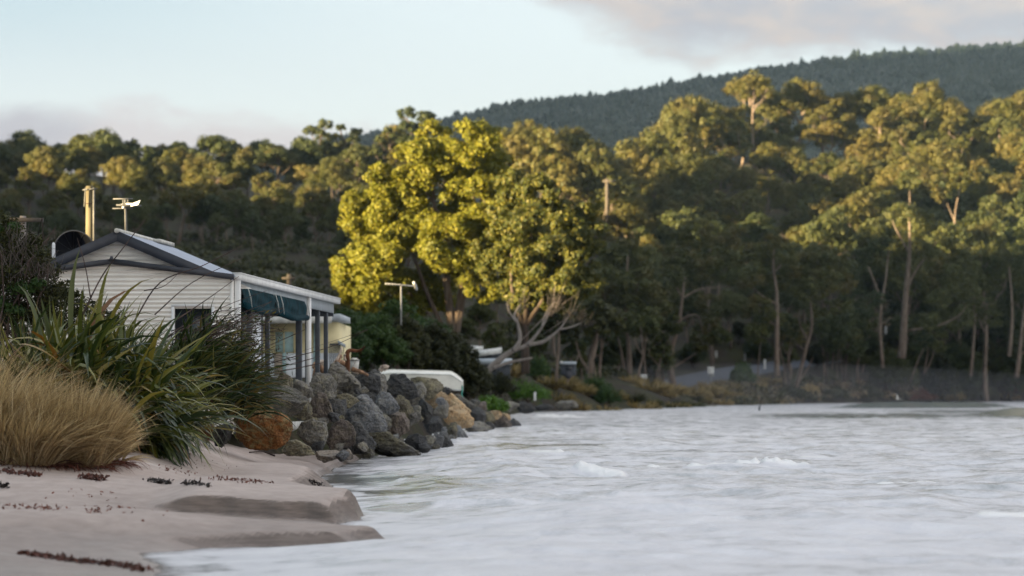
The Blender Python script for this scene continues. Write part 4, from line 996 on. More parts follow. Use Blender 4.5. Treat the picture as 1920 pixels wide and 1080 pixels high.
mounds = [
 ('bush', 'bright green rounded bush beside the white stake', 984, 733, 46, 24, 172, 'bright'),
 ('bush', 'low bright green bush on the rocks in front of the boat stern', 916, 758, 36, 18, 104, 'bright'),
 ('bush', 'dark green bush at the shore right of the bright rounded bush', 1112, 725, 38, 26, 205, 'shrub'),
 ('bush', 'lower dark bush at the water edge beside the dark shore bush', 1140, 742, 34, 22, 200, 'shrub'),
 ('bush', 'olive bush at the foot of the dead tree', 935, 720, 34, 22, 150, 'shrub_olive'),
 ('bush', 'rounded bush on a short stem beside the road', 1392, 700, 24, 25, 292, 'shrub'),
 ('bush', 'green bush in front of the cabins', 1012, 690, 26, 24, 180, 'shrub'),
 ('bush', 'rusty red bush at the right edge of the far bank', 1908, 724, 24, 16, 362, 'rust_fol'),
 ('bush', 'brown red scrub on the far bank right of the white gull', 1722, 742, 34, 13, 342, 'rust_fol'),
 ('bush', 'dark scrub at the water edge below the leaning gums', 1480, 738, 40, 14, 303, 'shrub_olive'),
 ('bush', 'dark scrub on the far bank left of the white gull', 1620, 736, 50, 15, 326, 'shrub_olive'),
 ('bush', 'grey green scrub on the far bank below the slim trunks', 1830, 735, 50, 16, 352, 'shrub_olive'),
 ('bush', 'olive scrub under the V forked gum', 1560, 735, 40, 14, 316, 'shrub_olive'),
 ('bush', 'dark scrub below the thick pale trunk', 1770, 728, 36, 18, 345, 'shrub_olive'),
 ('bush', 'tan dry mound on the far bank under the leaning shore gum pair', 1515, 728, 22, 10, 308, 'straw_far'),
 ('bush', 'brown bracken mound in the middle of the far bank slope', 1575, 715, 26, 10, 330, 'scrub'),
 ('bush', 'tan grass mound low at the far water edge left of the gull', 1650, 742, 24, 8, 336, 'straw_far'),
 ('bush', 'green bush on the far bank under the V forked gum', 1660, 708, 20, 14, 345, 'shrub'),
 ('bush', 'dark green bush at the foot of the thick pale trunk', 1712, 690, 22, 14, 350, 'shrub_olive'),
 ('bush', 'brown bracken mound below the slim gums on the right', 1832, 712, 30, 10, 362, 'scrub'),
 ('bush', 'tan grass mound at the right edge of the far water', 1880, 742, 30, 8, 372, 'straw_far'),
 ('bush', 'olive bush between slim gums and the right edge', 1868, 695, 20, 14, 372, 'shrub'),
 ('bush', 'pale rounded scrub mound at the far right water edge', 1790, 742, 26, 10, 350, 'straw_far'),
]
for i, (nm, lab, px, py_, rx, ry, d, lf) in enumerate(mounds):
    mound(nm, lab, px, py_, rx, ry, d, lf, L=0.15 if d < 220 else 0.32, n=4000, seed=300 + i, group=None)
# undergrowth too thick to count on the wooded slopes
r = np.random.default_rng(77)
parts = []; brown = []
for k in range(2300):
    u = r.random()
    if u < 0.55: px = r.uniform(1380, 2000); d = np.interp(px, [1352, 1495, 1704, 1922], [252, 301, 338, 376]) + 3.5 + r.random() ** 1.6 * 55
    if u < 0.55 and float(road_dist(np.array([(px - 960) * d / F]), np.array([d]))[0]) < 8: continue
    if u < 0.55: pass
    elif u < 0.60: px = r.uniform(930, 1240); d = r.uniform(215, 260) + max(0, px - 1000) * 0.22
    else: px = r.uniform(-60, 720); d = r.uniform(200, 345)
    x = (px - 960) * d / F; z = float(ground_z([x], [d])[0])
    s = r.uniform(0.5, 1.3)
    (brown if (u < 0.55 and r.random() < 0.5) else parts).append(puff((x, d, z + s * 0.3), (s * 1.4, s, s * 0.8), 46, 0.5, r, under=0.05))
tag(obj('undergrowth', join(parts), M['shrub_olive']), 'dark undergrowth below the trees of the hillsides', 'undergrowth', kind='stuff')
tag(obj('dry_scrub', join(brown), M['scrub']), 'dry brown scrub on the bank under the right shore gums', 'scrub', kind='stuff')
r = np.random.default_rng(78)

# ------------------------------------------------------------------ far mountain with its forest
rp = [(200, 330), (560, 300), (660, 268), (740, 252), (830, 237), (900, 225), (1000, 208), (1100, 195), (1200, 181), (1300, 165), (1400, 150), (1500, 133), (1600, 120), (1700, 110), (1800, 101), (1920, 93), (2300, 70), (3000, 60)]
RX = np.array([q[0] for q in rp]); RY = np.array([q[1] for q in rp])
mpx = np.arange(200, 3000, 22.0); md = np.linspace(1150, 2250, 46)
PM, DM = np.meshgrid(mpx, md)
def mount_z(px, d):
    ridge = CAMZ + (HY - np.interp(px, RX, RY)) * 2000 / F - 5
    x = (px - 960) * d / F
    k = np.where(d < 2000, sstep(900, 2050, d) , 1 - 0.5 * sstep(2000, 2400, d))
    k = np.where(d < 2000, k / sstep(900, 2050, 2000.0), k)
    return ridge * k + (fbm(x * 0.006, d * 0.006, 33, 4) - 0.5) * 52 * np.sin(np.clip((d - 1100) / 900, 0, 1) * math.pi)
ZM = mount_z(PM, DM)
XM = (PM - 960) * DM / F
n_r, n_c = PM.shape
idx = np.arange(n_r * n_c).reshape(n_r, n_c)
Q = np.stack([idx[:-1, :-1], idx[:-1, 1:], idx[1:, 1:], idx[1:, :-1]], -1).reshape(-1, 4)
mm = plain('mountain_ground', (0.03, 0.04, 0.028), 0.95, 0.3, 0.02)
tag(obj('mountain', (np.stack([XM, DM, ZM], -1).reshape(-1, 3), Q), mm, smooth=True), 'long forested mountain rising to the right behind the bay', 'mountain', kind='structure')
my = np.arange(600, 2300, 40.0)  # added mountain out of frame that keeps the low sun off the far one
mxs = np.array([(-1150, 0.0), (-1000, 0.6), (-880, 0.92), (-800, 1.0), (-740, 0.9), (-640, 0.45), (-560, 0.0)])
V = np.array([[xx, yy, 350 * kk * (0.45 + 0.55 * sstep(600, 1100, yy)) + (vnoise(yy * .01, xx * .01, 5) - .5) * 30 * kk] for yy in my for xx, kk in mxs])
idx = np.arange(len(V)).reshape(-1, len(mxs))
Q2 = np.stack([idx[:-1, :-1], idx[:-1, 1:], idx[1:, 1:], idx[1:, :-1]], -1).reshape(-1, 4)
tag(obj('mountain', (V, Q2), mm, smooth=True), 'unseen mountain added on the left to shade the far mountain', 'mountain', kind='structure')
r = np.random.default_rng(5)
N = 9000
px = r.uniform(500, 2050, N); d = 1250 + 760 * r.random(N) ** 0.55
px = np.concatenate([px, np.arange(560, 2050, 6.5) + r.normal(size=len(np.arange(560, 2050, 6.5))) * 3])
d = np.concatenate([d, r.uniform(1975, 2015, len(px) - N)])
z = mount_z(px, d); x = (px - 960) * d / F
Vs, Qs, n0 = [], [], 0
hh = r.uniform(3.5, 8.5, len(px)); ww = r.uniform(1.5, 4.2, len(px)) * (0.7 + 0.6 * vnoise(x * .02, d * .02, 61))
big_ = r.random(len(px)) < 0.06; hh[big_] *= 1.3
for k in range(5):
    # ragged tiers of foliage
    zc = z + hh * (0.25 + 0.18 * k); rad = ww * np.array([0.9, 1.15, 1.15, 0.95, 0.6])[k]
    a0 = r.uniform(0, 6.28, len(px))
    for m in range(4):
        a = a0 + m * 1.571 + r.normal(size=len(px)) * 0.2
        c_, s_ = np.cos(a), np.sin(a)
        p0 = np.stack([x, d, zc + hh * 0.24], -1)
        p1 = np.stack([x + rad * np.cos(a - 0.7), d + rad * np.sin(a - 0.7), zc - r.random(len(px)) * 0.8], -1)
        p2 = np.stack([x + rad * c_ * 1.15, d + rad * s_ * 1.15, zc - r.random(len(px)) * 1.2], -1)
        p3 = np.stack([x + rad * np.cos(a + 0.7), d + rad * np.sin(a + 0.7), zc - r.random(len(px)) * 0.8], -1)
        Vs.append(np.stack([p0, p1, p2, p3], 1).reshape(-1, 3))
        Qs.append(np.arange(4 * len(px)).reshape(-1, 4) + n0); n0 += 4 * len(px)
tag(obj('far_forest', (np.concatenate(Vs), np.concatenate(Qs)), M['far_forest']), 'forest covering the distant mountain', 'forest', kind='stuff')

# ------------------------------------------------------------------ the iron clad beach house
TH = math.radians(4.0); CT, ST = math.cos(TH), math.sin(TH)
HX0, HY0 = -6.88, 46.0
def H(u, v, z): return np.array([HX0 + u * CT + v * ST, HY0 - u * ST + v * CT, z])
def hp(pts): return np.array([H(*q) for q in pts])
UO = 2.117
def v_at(px, u=UO):
    k = (px - 960) / F; xc = HX0 + CT * u; yc = HY0 - ST * u
    return (k * yc - xc) / (ST - k * CT)
def hbox(u0, u1, v0, v1, z0, z1):
    return box(((u0 + u1) / 2, (v0 + v1) / 2, (z0 + z1) / 2), (u1 - u0, v1 - v0, z1 - z0), H)
def iron(outline, v, z0, z1, pitch=0.076, amp=0.020, n=6, du=None):
    """horizontal corrugated sheet; outline(z) gives the left and right edge"""
    zs = np.arange(z0, z1, pitch / n)
    V = []
    for z in zs:
        a, b = outline(z)
        dv = v + amp * math.sin(2 * math.pi * z / pitch)
        V.append(H(a, dv, z)); V.append(H(b, dv, z))
    m = len(zs)
    return np.array(V), np.array([(2 * i, 2 * i + 1, 2 * i + 3, 2 * i + 2) for i in range(m - 1)])
house = thing('beach_house', H(0, 2, 0.8), 'cream corrugated iron beach shack with charcoal gables and a long veranda', 'house')
PK, SL = 3.74, 0.130           # front gable
PK2, SL2 = 4.26, 0.425         # the main roof behind it
W2 = 2.1
# front wall, with the window opening left out of it
wu0, wu1, wz0, wz1 = 1.07, 1.72, 1.75, 2.92
zs_e = PK - SL * W2
fw = []
fw.append(iron(lambda z: (-W2, W2 - 0.055), 0, 0.75, wz0))
fw.append(iron(lambda z: (-W2, wu0), 0, wz0 - 0.0127, wz1))
fw.append(iron(lambda z: (wu1, W2 - 0.055), 0, wz0 - 0.0127, wz1))
fw.append(iron(lambda z: (-min(W2, (PK - z) / SL), min(W2 - 0.055, (PK - z) / SL)), 0, wz1 - 0.0127, PK - 0.03))
obj('wall', join(fw), M['cream_iron'], house, True)
g2 = iron(lambda z: (-(PK2 - z) / SL2, (PK2 - z) / SL2), 0.5, zs_e - 0.2, PK2 - 0.05)
obj('gable_wall', g2, M['cream_iron'], house, True)
def slab(pts, th):
    """a flat plate from a quad of house points, thickened downwards"""
    a = hp(pts); b = a - np.array([0, 0, th])
    return np.vstack([a, b]), np.array([[0, 1, 2, 3], [7, 6, 5, 4], [0, 4, 5, 1], [1, 5, 6, 2], [2, 6, 7, 3], [3, 7, 4, 0]])
RL = 4.6
for s in (-1, 1):
    e = W2 + 0.0
    rf = []
    nrib = 22
    # ribbed sheet running down the slope
    vs = np.linspace(0.30, RL, nrib * 4 + 1)
    V = []
    for i, vv in enumerate(vs):
        dz = 0.012 if i % 4 == 0 else 0.0
        V.append(H(0, vv, PK2 + dz)); V.append(H(s * e, vv, PK2 - SL2 * e + dz))
    Qr = np.array([(2 * i, 2 * i + 1, 2 * i + 3, 2 * i + 2) for i in range(len(vs) - 1)])
    obj('roof', (np.array(V), Qr), M['roof'], house)
    fa = [H(0, 0.29, PK2 + 0.015), H(s * e, 0.29, PK2 - SL2 * e + 0.015), H(s * e, 0.29, PK2 - SL2 * e - 0.17), H(0, 0.29, PK2 - 0.17)]
    fb = [q + np.array([ST * .03, CT * .03, 0]) for q in fa]
    obj('barge_board', (np.array(fa + fb), np.array([[0, 1, 2, 3], [7, 6, 5, 4], [0, 4, 5, 1], [1, 5, 6, 2], [2, 6, 7, 3], [3, 7, 4, 0]])), M['charcoal'], house)
    # lower front gable
    e1 = W2 + 0.02
    obj('porch_roof', slab([(0, -0.10, PK + 0.02), (s * e1, -0.10, PK - SL * e1 + 0.02), (s * e1, 0.5, PK - SL * e1 + 0.02), (0, 0.5, PK + 0.02)], 0.03), M['roof'], house)
    fa = [H(0, -0.105, PK + 0.03), H(s * e1, -0.105, PK - SL * e1 + 0.03), H(s * e1, -0.105, PK - SL * e1 - 0.065), H(0, -0.105, PK - 0.065)]
    fb = [q + np.array([ST * .025, CT * .025, 0]) for q in fa]
    obj('barge_board', (np.array(fa + fb), np.array([[0, 1, 2, 3], [7, 6, 5, 4], [0, 4, 5, 1], [1, 5, 6, 2], [2, 6, 7, 3], [3, 7, 4, 0]])), M['charcoal'], house)
obj('ridge_cap', join([tube([H(0, 0.27, PK2 + 0.012), H(0, RL, PK2 + 0.012)], 0.045, 8), hbox(-0.02, 0.16, 3.2, RL, PK2 - 0.03, PK2 + 0.035)]), M['pale_metal'], house)
obj('finial', join([tube([H(0, -0.12, PK + 0.0), H(0, -0.12, PK + 0.07)], [0.05, 0.02], 6)]), M['charcoal'], house)
wn = obj('window', hbox(wu0, wu1, 0.05, 0.08, wz0, wz1), M['glass_dark'], house)
obj('frame', join([hbox(wu1 - 0.001, wu1 + 0.05, -0.03, 0.05, wz0, wz1 + 0.02), hbox(wu0 - 0.05, wu0 + 0.001, -0.03, 0.05, wz0, wz1 + 0.02), hbox(wu0 - 0.05, wu1 + 0.05, -0.032, 0.05, wz1 + 0.021, wz1 + 0.06)]), M['white_metal'], wn)
obj('corner_trim', hbox(W2 - 0.055, W2 + 0.0, -0.03, 0.03, 0.75, zs_e - 0.07), M['cream_iron'], house)
obj('downpipe', join([hbox(UO - 0.01, UO + 0.09, 0.02, 0.11, 0.9, 3.42)]), M['white_metal'], house, bevel=0.012)
# side wall of the closed front room, with its lace curtained windows
obj('side_wall', join([hbox(1.93, 2.0, 0.14, 3.6, 0.75, 1.5), hbox(1.93, 2.0, 0.14, 3.6, 3.10, 3.4)]), M['slate'], house)
sw = obj('window', hbox(1.95, 1.97, 0.14, 3.6, 1.5, 3.1), M['lace'], house)
fr = []
for a, b in ((0.14, 0.42), (1.42, 1.72), (1.95, 2.25), (0.9, 0.98), (3.38, 3.46)):
    fr.append(hbox(1.97, 2.03, a, b, 1.5, 3.1))
for f_ in fr: obj('mullion', f_, M['slate'], sw)
lt = []
for k in range(18):
    z = 1.5 + k * 0.09
    lt.append(hbox(1.975, 1.985, 0.98, 1.42, z, z + 0.02)); lt.append(hbox(1.975, 1.985, 2.3, 2.62, z, z + 0.035))
obj('lattice', join(lt), M['charcoal'], sw)
obj('end_panel', hbox(1.90, 2.02, 2.72, 3.38, 0.8, 3.1), M['whitewall'], house)
obj('back_wall', hbox(-W2, 2.0, 3.62, 3.70, 0.75, 3.4), M['slate'], house)
# veranda: gutter, beam, posts, roof and the rolled blinds
v1 = v_at(630)
obj('gutter', join([hbox(UO - 0.03, UO + 0.10, 0.0, v1, 3.40, 3.505), hbox(UO - 0.05, UO + 0.115, -0.01, v1 + 0.01, 3.507, 3.525)]), M['white_metal'], house)
obj('beam', hbox(UO - 0.07, UO + 0.0, 0.12, v1 - 0.35, 3.19, 3.395), M['beam'], house)
obj('veranda_roof', hbox(0.6, UO - 0.075, 3.72, v1, 3.42, 3.47), M['slate'], house)
obj('end_beam', hbox(0.6, UO - 0.02, v1 - 0.34, v1 - 0.24, 3.12, 3.395), M['slate'], house)
for a, b, m, zt in ((503, 513, 'slate', 3.2), (560, 573, 'slate', 3.2), (577.5, 588, 'slate', 3.19), (596, 606, 'slate', 3.19), (612, 621, 'slate', 3.19)):
    va, vb = v_at(a), v_at(b)
    c = (va + vb) / 2
    wv = min(0.17, (vb - va) * 0.25); wu = (b - a) * (HY0 + c) / F - wv * 0.12
    obj('post', hbox(UO - 0.06 - wu * 0.55, UO - 0.06 + wu * 0.45, c - 0.06, c + 0.06, 0.9, zt), M[m], house, bevel=0.008)
c = v_at(576)
obj('downpipe', join([tube([H(UO + 0.03, c, 0.9), H(UO + 0.03, c, 3.42)], 0.055, 10)]), M['white_metal'], house, True)
def blind(p0, p1, zt, zb, seed):
    r = np.random.default_rng(seed)
    va, vb = v_at(p0), v_at(p1)
    n, m = 36, 16
    V = []
    for j in range(m):
        t = j / (m - 1)
        for i in range(n):
            s = i / (n - 1)
            z = zt + (zb - zt) * t - 0.02 * math.sin(s * math.pi) * t + 0.012 * math.sin(s * 17 + seed) * t
            bul = 0.05 * math.sin(t * math.pi) + 0.10 * max(0, t - 0.72) / 0.28 * math.sqrt(max(0, 1 - max(0, (t - 0.86) / 0.14) ** 2)) + 0.016 * math.sin(s * 26 + 6 * t + seed) * t + 0.012 * math.sin(s * 11 - 9 * t)
            V.append(H(UO + 0.012 + bul * 0.7, va + (vb - va) * s, z))
    idx = np.arange(n * m).reshape(m, n)
    Q = np.stack([idx[:-1, :-1], idx[:-1, 1:], idx[1:, 1:], idx[1:, :-1]], -1).reshape(-1, 4)
    b = obj('blind', (np.array(V), Q), M['blind'], house, True)
    cs = []
    for s in (0.04, 0.90):
        vv = va + (vb - va) * s
        cs.append(tube([H(UO + 0.10, vv, zt), H(UO + 0.16, vv - 0.05, (zt + zb) / 2), H(UO + 0.15, vv + 0.15, zb)], 0.007, 5))
    obj('cord', join(cs), M['cord'], b)
    obj('roll', tube([H(UO + 0.05, va + 0.03, zb + 0.03), H(UO + 0.06, (va + vb) / 2, zb - 0.03), H(UO + 0.05, vb - 0.03, zb + 0.03)], 0.06, 10), M['blind'], b, True)
blind(451.5, 512, 3.30, 2.96, 1); blind(513.5, 571, 3.30, 2.94, 2)
# concrete floor of the veranda
obj('floor', hbox(-W2, UO, 3.72, v1, 0.70, 0.88), M['dirty_white'], house)

# things on and behind the roof
def antenna(label, px, top, bottom, d, w_el, elems, boom, pale=True, tilt=0.0):
    t = thing('tv_antenna', P(px, bottom, d), label, 'aerial')
    obj('mast', tube([P(px, bottom, d), P(px - 2, top + 2, d)], 0.026, 8), M['dull_metal'], t, True)
    bs = [tube([P(px + a, y0, d + a * 0.01), P(px + b, y1, d)], 0.022, 6) for a, y0, b, y1 in boom]
    obj('boom', join(bs), M['dull_metal'], t, True)
    el = [tube([P(px + a, y0, d), P(px + b, y1, d)], 0.016, 6) for a, y0, b, y1 in elems]
    obj('element', join(el), M['dull_metal'], t, True)
    return t
an = antenna('tall roof aerial with stacked bars and a white reflector above the iron house', 237, 372, 470, 52.0, 0, [(-25, 373, 12, 372.5), (-26, 391, 12, 390.5), (-6, 374, -6, 391), (3, 374, 3, 391)], [(-19, 384.5, 28, 386)])
# the white swept reflector fixed to that aerial
q = [P(237 - 19, 385, 52), P(237 - 4, 381, 52), P(237 + 12, 381, 51.9), P(237 + 20, 378, 51.8), P(237 + 26, 375, 51.8), P(237 + 22, 384, 51.8), P(237 + 8, 387, 51.9), P(237 - 4, 384, 52)]
V = np.array(q + [x + np.array([0, 0.06, 0]) for x in q]); n = len(q)
obj('reflector', (V, [tuple(range(n)), tuple(range(2 * n - 1, n - 1, -1))] + [(i, (i + 1) % n, n + (i + 1) % n, n + i) for i in range(n)]), M['white_metal'], an)
obj('bracket', tube([P(232, 384, 51.95), P(231, 391, 51.95)], 0.03, 6), M['white_metal'], an)

t = thing('tv_antenna', P(752, 600, 84), 'low rooftop aerial with one long bar in front of the golden tree', 'aerial')
obj('mast', tube([P(752, 610, 84), P(752, 536, 84)], 0.03, 8), M['grey_metal'], t, True)
obj('boom', join([tube([P(722, 532, 84), P(782, 537, 84)], 0.03, 6)] + [tube([P(724 + 6 * k, 532.5 + k * 0.5, 83.4), P(726 + 6 * k, 532.5 + k * 0.5, 84.6)], 0.014, 5) for k in range(10)]), M['grey_metal'], t, True)
obj('element', join([tube([P(776, 530, 83.6), P(781, 542, 84.3)], 0.05, 6)]), M['dirty_white'], t)

t = thing('satellite_dish', P(139, 500, 53), 'big round black satellite dish behind the left slope of the roof', 'satellite dish')
V, Fc = [], []
cn = P(139, 470, 53); Rr = 37.5 * 53 / F
nr_, na = 10, 48
for i in range(nr_ + 1):
    for j in range(na):
        a = 2 * math.pi * j / na; q = Rr * i / nr_
        dpt = 0.35 * (1 - (i / nr_) ** 2)
        lx, lz = q * math.cos(a), q * math.sin(a)
        V.append(cn + np.array([lx * 0.97 - dpt * 0.2, dpt + lx * 0.2, lz]))
for i in range(nr_):
    for j in range(na): Fc.append((i * na + j, i * na + (j + 1) % na, (i + 1) * na + (j + 1) % na, (i + 1) * na + j))
obj('reflector', (np.array(V), np.array(Fc)), M['dish'], t, True)
rim = np.array(V[-na:] + V[-na:-na + 1])
obj('rim', tube(rim, 0.014, 6, False), M['charcoal'], t, True)
obj('rib', join([tube(np.array([V[i * na + j * 4] for i in range(0, nr_ + 1)]) - np.array([0, 0.012, 0]), 0.007, 4, False) for j in range(12)]), M['charcoal'], t)
obj('mast', tube([cn + np.array([0, 0.4, 0]), cn + np.array([0, 0.45, -1.8])], 0.05, 8), M['grey_metal'], t, True)

t = thing('vent_pipe', P(101, 560, 47.5), 'white rounded vent pipe at the left end of the iron gable', 'pipe')
obj('pipe', tube([P(100.5, 560, 47.5), P(100.5, 459, 47.5), P(100.5, 456, 47.5), P(100.5, 454.5, 47.5)], [.03, .03, .022, .008], 10), M['white_metal'], t, True)
obj('collar', tube([P(100.5, 505, 47.5), P(100.5, 500, 47.5)], .04, 10), M['white_metal'], t, True)

def power_pole(label, px, top, bottom, d, rad, arm, mat, caps=True, arm_y=6, bot=None):
    b = P(px, bottom, d)
    t = thing('power_pole', b, label, 'power pole')
    obj('post', tube([b, P(px, (top + bottom) / 2, d), P(px, top, d)], [rad * 1.12, rad * 1.05, rad], 14), mat, t, True)
    if arm:
        a0, a1, yy, th = arm
        obj('crossarm', box((P(px + a0, top + yy, d) + P(px + a1, top + yy, d)) / 2 + np.array([0, -rad - 0.05, 0]), ((a1 - a0) * d / F, 0.09, th)), M['bark_grey'], t)
    return t
pp = power_pole('thick sunlit timber power pole rising behind the iron house', 168, 349, 520, 62, 0.088, None, M['pole'])
obj('band', tube([P(168, 381, 62), P(168, 383, 62)], 0.097, 14), M['bark_dark'], pp, True)
obj('bracket', join([tube([P(155, 356, 61.9), P(183, 353.5, 61.9)], 0.016, 6), tube([P(176, 352, 61.95), P(176, 470, 61.95)], 0.028, 6), tube([P(160, 352, 61.85), P(158, 388, 61.85)], 0.012, 5)]), M['dull_metal'], pp, True)
pp = power_pole('weathered grey pole with a crossarm behind the twiggy shrub', 43, 405, 520, 48, 0.058, (-22, 40, 8, 0.07), M['pole_grey'])
obj('insulator', join([tube([P(43 + k, 413, 47.87), P(43 + k, 409, 47.87)], [0.02, 0.015], 8) for k in (-18, -6, 14, 34)]), M['dirty_white'], pp)
pp = power_pole('slim pale power pole standing among the trees of the right hill', 1138, 335, 420, 345, 0.20, (-8, 16, 5, 0.25), M['bark_grey'])
pp = power_pole('short pale pole topped like a spike seen over the veranda gutter', 542, 514, 560, 108, 0.10, (-13, 12, 8, 0.10), M['bark_grey'])

# ------------------------------------------------------------------ cream cottage behind the veranda
cot = thing('cottage', P(580, 735, 78), 'cream cottage with a flat white roof seen through the veranda posts', 'house')
def Pb(x0, y0, x1, y1, d, th=0.08):
    a = P(x0, y1, d); b = P(x1, y0, d)
    return box((a + b) / 2 + np.array([0, th / 2, 0]), (b[0] - a[0], th, b[2] - a[2]))
def Bx(x0, y0, x1, y1, d0, d1):
    a = P(x0, y1, d0); b = P(x1, y0, d0)
    return box(((a[0] + b[0]) / 2, (d0 + d1) / 2, (a[2] + b[2]) / 2), (b[0] - a[0], d1 - d0, b[2] - a[2]))
obj('wall', Bx(440, 604, 634, 740, 76.0, 82.0), M['cream'], cot)
a, b, c, d4 = P(505, 600, 75.2), P(634, 590, 75.2), P(656, 594, 77.5), P(500, 598, 83)
def rfl(pts, th):
    a = np.array(pts); b = a - np.array([0, 0, th])
    return np.vstack([a, b]), np.array([[0, 1, 2, 3], [7, 6, 5, 4], [0, 4, 5, 1], [1, 5, 6, 2], [2, 6, 7, 3], [3, 7, 4, 0]])
obj('roof', rfl([P(430, 601, 75.1), P(637, 588, 75.1), P(657, 596, 79.5), P(430, 600, 83)], 0.17), M['beam'], cot)
obj('fascia', join([Pb(430, 592, 622, 606, 75.0, 0.05)]), M['dirty_white'], cot)
obj('apron', Pb(440, 662, 634, 735, 75.9, 0.05), M['whitewall'], cot)
w1 = obj('window', Pb(588, 606, 600, 700, 75.85, 0.04), M['teal_pale'], cot)
w2 = obj('window', Pb(514, 622, 552, 660, 75.85, 0.04), M['teal_pale'], cot)
obj('frame', join([Pb(513, 620, 516, 662, 75.8, 0.03), Pb(550, 620, 553, 662, 75.8, 0.03), Pb(531, 620, 533.5, 662, 75.8, 0.03), Pb(516, 619.5, 550, 622, 75.8, 0.03)]), M['cream'], w2)
obj('door', Pb(514, 662, 529, 702, 75.82, 0.05), M['tan_panel'], cot)
obj('panel', Pb(529.5, 660, 536, 702, 75.83, 0.04), M['teal_pale'], cot)
rl = [Pb(618, 644, 645, 647.5, 75.4, 0.05), Pb(618, 690, 645, 692, 75.4, 0.05)] + [Pb(618 + 3.2 * k, 647.5, 619.4 + 3.2 * k, 692, 75.42, 0.03) for k in range(9)]
obj('railing', join(rl), M['slate'], cot)
obj('awning', rfl([P(634, 638, 75.2), P(648, 646, 75.2), P(648, 646, 77), P(634, 638, 77)], 0.10), M['beam'], cot)

# cabins glimpsed below the trees
def cabin(label, x0, x1, top, bot, d, tilt=0.0, roofm='dirty_white'):
    t = thing('cabin', P((x0 + x1) / 2, bot, d), label, 'cabin')
    obj('wall', Bx(x0 + 3, top + 8, x1 - 3, bot, d + 0.3, d + 4), M['slate'], t)
    obj('roof', rfl([P(x0, top + 5 + tilt, d), P(x1, top + 5 - tilt, d), P(x1, top - tilt, d + 5), P(x0, top + tilt, d + 5)], 0.22), M[roofm], t)
    w = obj('window', Pb(x0 + (x1 - x0) * .3, top + 13, x0 + (x1 - x0) * .62, top + 24, d + 0.25, 0.03), M['glass_dark'], t)
    return t
cabin('cabin with a tilted white roof edge behind the dead tree', 884, 941, 655, 705, 165, 4.0)
cabin('lower cabin with a long pale awning left of the dead tree trunk', 893, 960, 672, 712, 160, 0.0, 'beam')
cabin('small white hut at the left edge of the cabins', 872, 906, 648, 690, 172, -1.0, 'dirty_white')

# pale van roof between thin trunks
t = thing('caravan', P(1066, 706, 185), 'pale blue grey caravan parked among the trunks right of the cabins', 'caravan')
a, b = P(1052, 704, 185), P(1080, 684, 185)
V, Q = box(((a + b) / 2) + np.array([0, 1.0, 0]), (b[0] - a[0], 2.0, b[2] - a[2]))
obj('body', (V, Q), M['slate'], t, bevel=0.12)
obj('roof', Bx(1050, 678, 1081, 683.7, 184.8, 187.2), M['beam'], t, bevel=0.08)
obj('window', Pb(1060, 687, 1074, 693, 184.85, 0.02), M['glass_dark'], t)
obj('lamp', Pb(1051, 677, 1054, 681, 184.7, 0.1), M['gull_white'], t)
obj('wheel', join([tube([P(1066, 703, 184.8), P(1066, 703, 184.99)], 0.28, 14)]), M['charcoal'], t, True)

# ------------------------------------------------------------------ upturned dinghy
boat = thing('dinghy', P(785, 732, 86), 'white dinghy lying upside down behind the rocks', 'boat')
SB = [(-1, 712, 718, 0.10), (-.8, 697, 0, 0.45), (-.5, 0, 0, .62), (0, 0, 0, .70), (.5, 0, 0, .70), (.96, 0, 0, .64), (1.0, 0, 0, .62)]
Lx0, Lx1 = P(700, 0, 86)[0], P(866, 0, 86)[0]
zk0, zk1 = P(0, 693.5, 86)[2], P(0, 697.5, 86)[2]
n_, m_ = 26, 15
V = []
for i in range(n_):
    s = i / (n_ - 1)
    x = Lx0 + (Lx1 - Lx0) * s
    hw = 0.68 * min(1.0, (0.10 + 1.35 * s) ** 0.6) * (1 - 0.10 * max(0, s - 0.6))
    zk = zk0 + (zk1 - zk0) * s - 0.16 * (max(0, 0.2 - s) / 0.2) ** 1.5 - 0.24 * max(0, (s - 0.87) / 0.13) ** 1.3
    zg = P(0, 733, 86)[2]
    for j in range(m_):
        t = -1 + 2 * j / (m_ - 1)
        e = abs(t)
        yy = 86 + math.copysign(hw * min(1.0, e * 1.9) ** 0.9, t)
        zz = zk - 0.05 * min(1, e * 1.9) if e < 0.53 else zk - 0.05 - (zk - 0.05 - zg) * ((e - 0.53) / 0.47) ** 1.0
        V.append((x + 0.07 * (e > 0.9) * 0, yy, zz))
idx = np.arange(n_ * m_).reshape(n_, m_)
Q = [tuple(q) for q in np.stack([idx[:-1, :-1], idx[:-1, 1:], idx[1:, 1:], idx[1:, :-1]], -1).reshape(-1, 4)]
obj('hull', (np.array(V), Q), M['boat'], boat, False, 0)
V = np.array(V)
tr = V[idx[-1]] + np.array([0.004, 0, 0]); tb = tr + np.array([0.03, 0, 0])
nn_ = len(tr)
obj('transom', (np.vstack([tr, tb]), [tuple(range(nn_)), tuple(range(2 * nn_ - 1, nn_ - 1, -1))] + [(i, (i + 1) % nn_, nn_ + (i + 1) % nn_, nn_ + i) for i in range(nn_)]), M['boat'], boat)
side = np.array([V[idx[i, 1]] + np.array([0, -0.02, 0.02]) for i in range(2, n_)])
obj('keel', tube(np.array([V[idx[i, m_ // 2]] + np.array([0, 0, 0.012]) for i in range(n_)]), 0.022, 6), M['boat'], boat, True)
obj('chine', tube(np.array([V[idx[i, 3]] + np.array([0, -0.008, 0.0]) for i in range(1, n_)]), 0.014, 6), M['dirty_white'], boat, True)
obj('gunwale', tube(np.array([V[idx[i, 0]] + np.array([0, -0.03, 0.03]) for i in range(n_)]), 0.035, 6), M['dirty_white'], boat, True)
